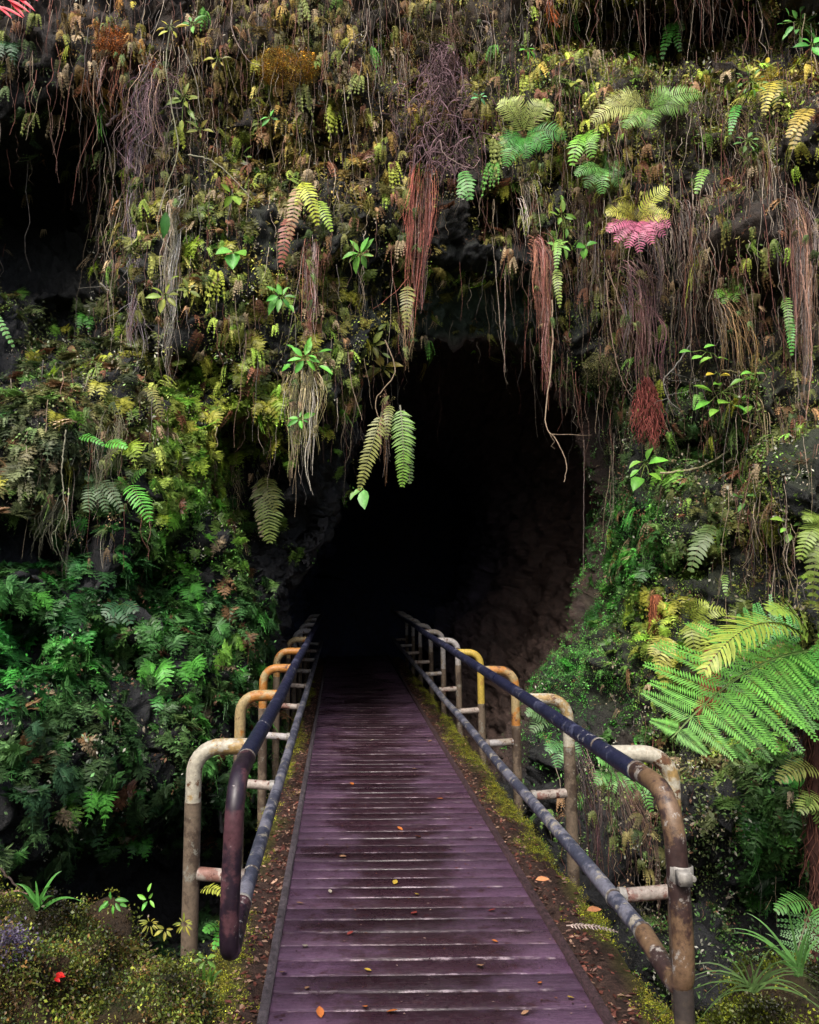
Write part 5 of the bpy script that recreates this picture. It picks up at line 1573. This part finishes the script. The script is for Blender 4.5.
def on_boulder(px_, py_, lift=0.0, bv=bv1):
    d = Vector(norm(rays(px_, py_))); r_ = bv.ray_cast(Vector(CAM), d)
    if r_[0] is None: return on_depth(px_, py_, 2.6), np.array([0, 0, 1.])
    n_ = np.array(r_[1]); n_ = -n_ if np.dot(n_, d) > 0 else n_
    return np.array(r_[0]) + n_ * lift, n_


P, n_ = on_boulder(62, 971, .02)
mb = MB(); leaf_blade(mb, P + [-.02, -.01, .004], (1, -.3, .05), norm([.1, -.45, 1]), .034, .020, lin((200, 34, 30)), .15, .1)
leaf_blade(mb, P + [-.016, -.02, .0], (.9, -.6, -.1), norm([-.2, -.5, 1]), .022, .012, lin((190, 24, 26)), .2, .2)
tag(mb.build('red_leaf', 'leaf', origin=P), 'small bright red fallen leaf on the mossy boulder', 'leaf')
# purple-blue lichen cushion
P, n_ = on_boulder(8, 950, .0)
mb = MB(); rg = np.random.default_rng(4)
K = 200; pp = P + rg.normal(size=(K, 3)) * [.022, .016, .020]
scatter(mb, T_MOSS, frames(np.tile(n_, (K, 1)), .5, .5, (.4, .8)), pp, lin((96, 86, 112)) * rg.uniform(.5, 1.3, (K, 1)))
tag(mb.build('lichen_cushion', 'leaf', origin=P), 'purple-grey lichen cushion on the boulder', 'lichen')


def grass(x, y, blades, l, col, label, Y=None, bv=bv1, name='grass_tuft', spread=.9, droop=.5, w=.006):
    P = on_boulder(x, y)[0] if Y is None else on_depth(x, y, Y)
    mb = MB(); rg = np.random.default_rng(int(x + y))
    for k_ in range(blades):
        a = rg.uniform(-1, 1) * spread; ll = l * rg.uniform(.6, 1.15)
        d = norm(np.array([math.sin(a), rg.uniform(-.5, .3), math.cos(a)]))
        t = np.linspace(0, 1, 9)[:, None]
        c = P + rg.normal(size=3) * .006 + d * ll * t + np.array([d[0] * .3, 0, -1]) * droop * ll * t ** 2.4 * (.4 + abs(math.sin(a)))
        s_ = norm(np.cross(d, [0, -1, .2])); ww = w * (1 - t) ** .6
        V = np.stack([c - s_ * ww, c + s_ * ww], 1).reshape(-1, 3)
        i_ = np.arange(8)[:, None] * 2
        mb.add(V, i_ + [0, 1, 3, 2], leafcol(col) * rg.uniform(.5, 1.1))
    return tag(mb.build(name, 'leaf', origin=P), label, 'grass')


grass(38, 908, 8, .15, (90, 190, 90), 'arching green grass tuft on top of the boulder')
grass(128, 955, 14, .10, (150, 150, 90), 'small dry grass tuft on the face of the boulder', spread=2.0)
grass(22, 985, 7, .06, (130, 140, 60), 'tiny yellowish grass tuft low on the boulder')
grass(752, 990, 26, .32, (100, 150, 96), 'long arching grass tuft between the railing foot and the layered fern', Y=2.75, spread=1.35, droop=.75, w=.0032)
grass(800, 975, 14, .28, (96, 170, 96), 'upright dark grass clump at the photo corner', Y=2.8, spread=.7, droop=.4, w=.005)
grass(204, 1000, 10, .14, (90, 160, 60), 'broad green grass blades at the foot of the mossy stone', Y=2.6, spread=.4, w=.008)
seedling(112, 902, star(6, 10, 4, .3) + [(-8, 2, 10), (8, 2, 10)], (90, 196, 90), 'low green seedling on top of the boulder', Y=2.75)
seedling(148, 900, star(4, 9, 2, .3) + [(0, -8, 8)], (110, 210, 80), 'upright tiny sprout on top of the boulder', Y=2.75)
seedling(184, 924, star(14, 8, 3, .1), (150, 170, 60), 'yellow-green moss rosette at the boulder edge', Y=2.55, wide=.22, up=1.2)
seedling(150, 924, star(14, 7, 3, .5), (140, 160, 60), 'smaller yellow-green moss rosette next to the one at the boulder edge', Y=2.55, wide=.22, up=1.2)
seedling(165, 930, star(5, 9, 2, .5), (170, 186, 70), 'pale small-leaved sprig hanging on the boulder face', Y=2.3, wide=.4)
seedling(205, 960, star(5, 12, 3, .5), (110, 170, 70), 'small green sprig between boulder and railing', Y=2.7, wide=.4)
vine([(0, 894), (16, 892), (32, 896)], .004, (130, 100, 90), 'short pinkish twig lying across the boulder top', name='twig', cat='twig', Y=2.75)

# ------------------------------------------------------------------ kerb growth, litter, leaves on the deck
mb = MB(); n_ = 15000
for L_, k_ in ((LR, 1), (LL, -1)):
    ii = rng.integers(0, 330, n_); jj = np.clip(rng.normal(15, 4.5, n_), 3, 20).astype(int)
    P = L_[ii, jj] + rng.normal(size=(n_, 3)) * [.02, .02, .004]
    keep = np.array([noise.noise(Vector((p[0] * 4, p[1] * 1.8, 3))) + (j_ - 11) * .05 > rng.uniform(-.15, .3) for p, j_ in zip(P, jj)])
    P = P[keep]; Kk = len(P)
    c = lin(np.array([(170, 172, 50), (134, 150, 50), (116, 116, 50), (150, 140, 56)], float))[rng.integers(0, 4, Kk)] * np.exp(rng.normal(0, .3, Kk))[:, None]
    scatter(mb, T_MOSS, frames(np.tile([0, 0, 1.], (Kk, 1)) + rng.normal(size=(Kk, 3)) * .3, .3, .5, (.3, .7)), P, c)
tag(mb.build('kerb_moss', 'leaf'), 'yellow-green moss along both kerbs of the bridge', kind='stuff')

mb = MB(); n_ = 5200
flake = [Template(sprig(1, .05, 600 + s, .5)) for s in range(8)]
for L_ in (LR, LL):
    ii = rng.integers(0, 400, n_); jj = np.clip(np.abs(rng.normal(0, 8, n_)), 0, 19).astype(int)
    P = L_[ii, jj] + rng.normal(size=(n_, 3)) * [.015, .02, .002] + [0, 0, .006]
    c = lin(np.array([(96, 56, 46), (76, 44, 40), (130, 100, 88), (150, 120, 100), (110, 66, 56)], float))[rng.integers(0, 5, n_)] * np.exp(rng.normal(0, .3, n_))[:, None]
    sc_ = rng.uniform(.15, .5, n_)
    fl = Template.__new__(Template)
    Mx = frames(np.tile([0, 0, 1.], (n_, 1)) + 0, .35, .3, (.18, .55))
    Mx = Mx[:, :, [0, 2, 1]]
    # flat quads lying on the kerb
    tv = np.array([[-.5, -.25, 0], [0, -.32, .05], [.5, .1, 0], [0, .3, .05]]) * .05
    t_ = Template.__new__(Template); t_.V = tv; t_.C = np.ones((4, 3)); t_.Q = np.array([[0, 1, 2, 3]]); t_.T = np.zeros((0, 3), int)
    an = rng.uniform(0, 6.28, n_)
    S_ = np.stack([np.cos(an), np.sin(an), rng.normal(size=n_) * .25], -1); S_ = norm(S_)
    U_ = norm(np.array([0, 0, 1.]) + rng.normal(size=(n_, 3)) * .25); O_ = norm(np.cross(U_, S_)); U_ = np.cross(S_, O_)
    M_ = np.stack([S_, O_, U_], -1) * rng.uniform(.2, .7, n_)[:, None, None]
    scatter(mb, [t_], M_, P, c)
tag(mb.build('leaf_litter', 'matte_leaf'), 'brown leaf litter and twigs along the kerbs', kind='stuff')

# specks of debris on the planks
mb = MB(); n_ = 900
P = np.stack([rng.uniform(X0 + .02, X1 - .02, n_), 1.6 + rng.random(n_) ** 1.4 * 12, np.full(n_, .004)], -1)
an = rng.uniform(0, 6.28, n_); S_ = np.stack([np.cos(an), np.sin(an), 0 * an], -1); U_ = norm(np.array([0, 0, 1.]) + rng.normal(size=(n_, 3)) * .08); O_ = norm(np.cross(U_, S_)); S_ = np.cross(O_, U_)
scatter(mb, [t_], np.stack([S_, O_, U_], -1) * rng.uniform(.1, .32, n_)[:, None, None], P, lin(np.array([(70, 44, 44), (140, 116, 110), (50, 34, 34), (110, 70, 56)], float))[rng.integers(0, 4, n_)])
tag(mb.build('deck_litter', 'matte_leaf'), 'tiny crumbs of leaf and bark scattered over the planks', kind='stuff')

LEAFC = [('orange', (206, 120, 60)), ('tan', (176, 136, 104)), ('yellow', (206, 176, 70)), ('reddish', (150, 66, 60)), ('pale', (190, 180, 160))]
protos = {}
rg = np.random.default_rng(21)
spots = [(307, 990, 1), (368, 972, 2), (395, 884, 2), (414, 915, 3), (492, 912, 3), (495, 943, 0), (305, 948, 4), (365, 1009, 0), (290, 865, 0), (300, 905, 1), (417, 896, 2), (392, 1014, 0), (470, 829, 3), (418, 838, 0), (571, 1000, 2), (525, 1015, 1), (343, 858, 1),
         (400, 830, 0), (330, 893, 4), (480, 968, 1), (450, 850, 4), (352, 785, 0), (415, 770, 1), (372, 741, 4), (440, 800, 0), (320, 1015, 0), (540, 985, 0), (350, 935, 3), (457, 870, 3), (390, 800, 1), (430, 742, 1), (362, 712, 4), (400, 698, 4), (335, 728, 4), (545, 930, 1), (283, 975, 1)]
for (x, y, ci) in spots:
    d = rays(x, y); t = -1.6 / d[2]; P = CAM + d * t
    P[2] = .006
    if P[0] < X0 + .02 or P[0] > X1 - .02: continue
    key = ci
    if key not in protos:
        m_ = MB(); leaf_blade(m_, (-.02, 0, 0), (1, 0, .12), (0, 0, 1), .042, .026, lin(LEAFC[ci][1]) * .7, .12, -.1); o = m_.build('fallen_leaf', 'matte_leaf'); protos[key] = o.data; bpy.data.objects.remove(o)
    o = bpy.data.objects.new('fallen_leaf', protos[key]); COL.objects.link(o)
    o.location = P; o.rotation_euler = (rg.uniform(-.15, .15), rg.uniform(-.15, .15), rg.uniform(0, 6.28)); s_ = rg.uniform(.7, 1.3); o.scale = (s_,) * 3
    far_ = 'on the near planks' if y > 900 else ('on the planks halfway along the bridge' if y < 800 else 'on the planks beside the second hoop')
    tag(o, f'{LEAFC[ci][0]} fallen leaf lying {far_}', 'leaf', 'fallen leaves on the bridge')
for (x, y, lab) in ((587, 915, 'large orange fallen leaf on the moss of the kerb'), (536, 884, 'small pale fallen leaf on the kerb')):
    P = on_depth(x, y, 820 * 1.6 / (y - 578) * .995)
    m_ = MB(); leaf_blade(m_, P + [0, 0, .02], (1, .1, .1), (0, -.3, 1), .07, .04, lin((206, 140, 96)), .1, .1)
    tag(m_.build('fallen_leaf', 'matte_leaf', origin=P), lab, 'leaf')
# withered frond on the kerb
P = on_depth(570, 938, 3.62)
m_ = MB(); frond(m_, P + [0, .05, .03], P + [.09, 0, .06], P + [.20, -.02, .03], (0, -.2, 1), .06, n=14, kind='simple', col=lin((200, 180, 170)), fat=.3, rr=rg)
tag(m_.build('withered_frond', 'matte_leaf', origin=P), 'curled whitish withered frond lying on the kerb', 'dead frond')
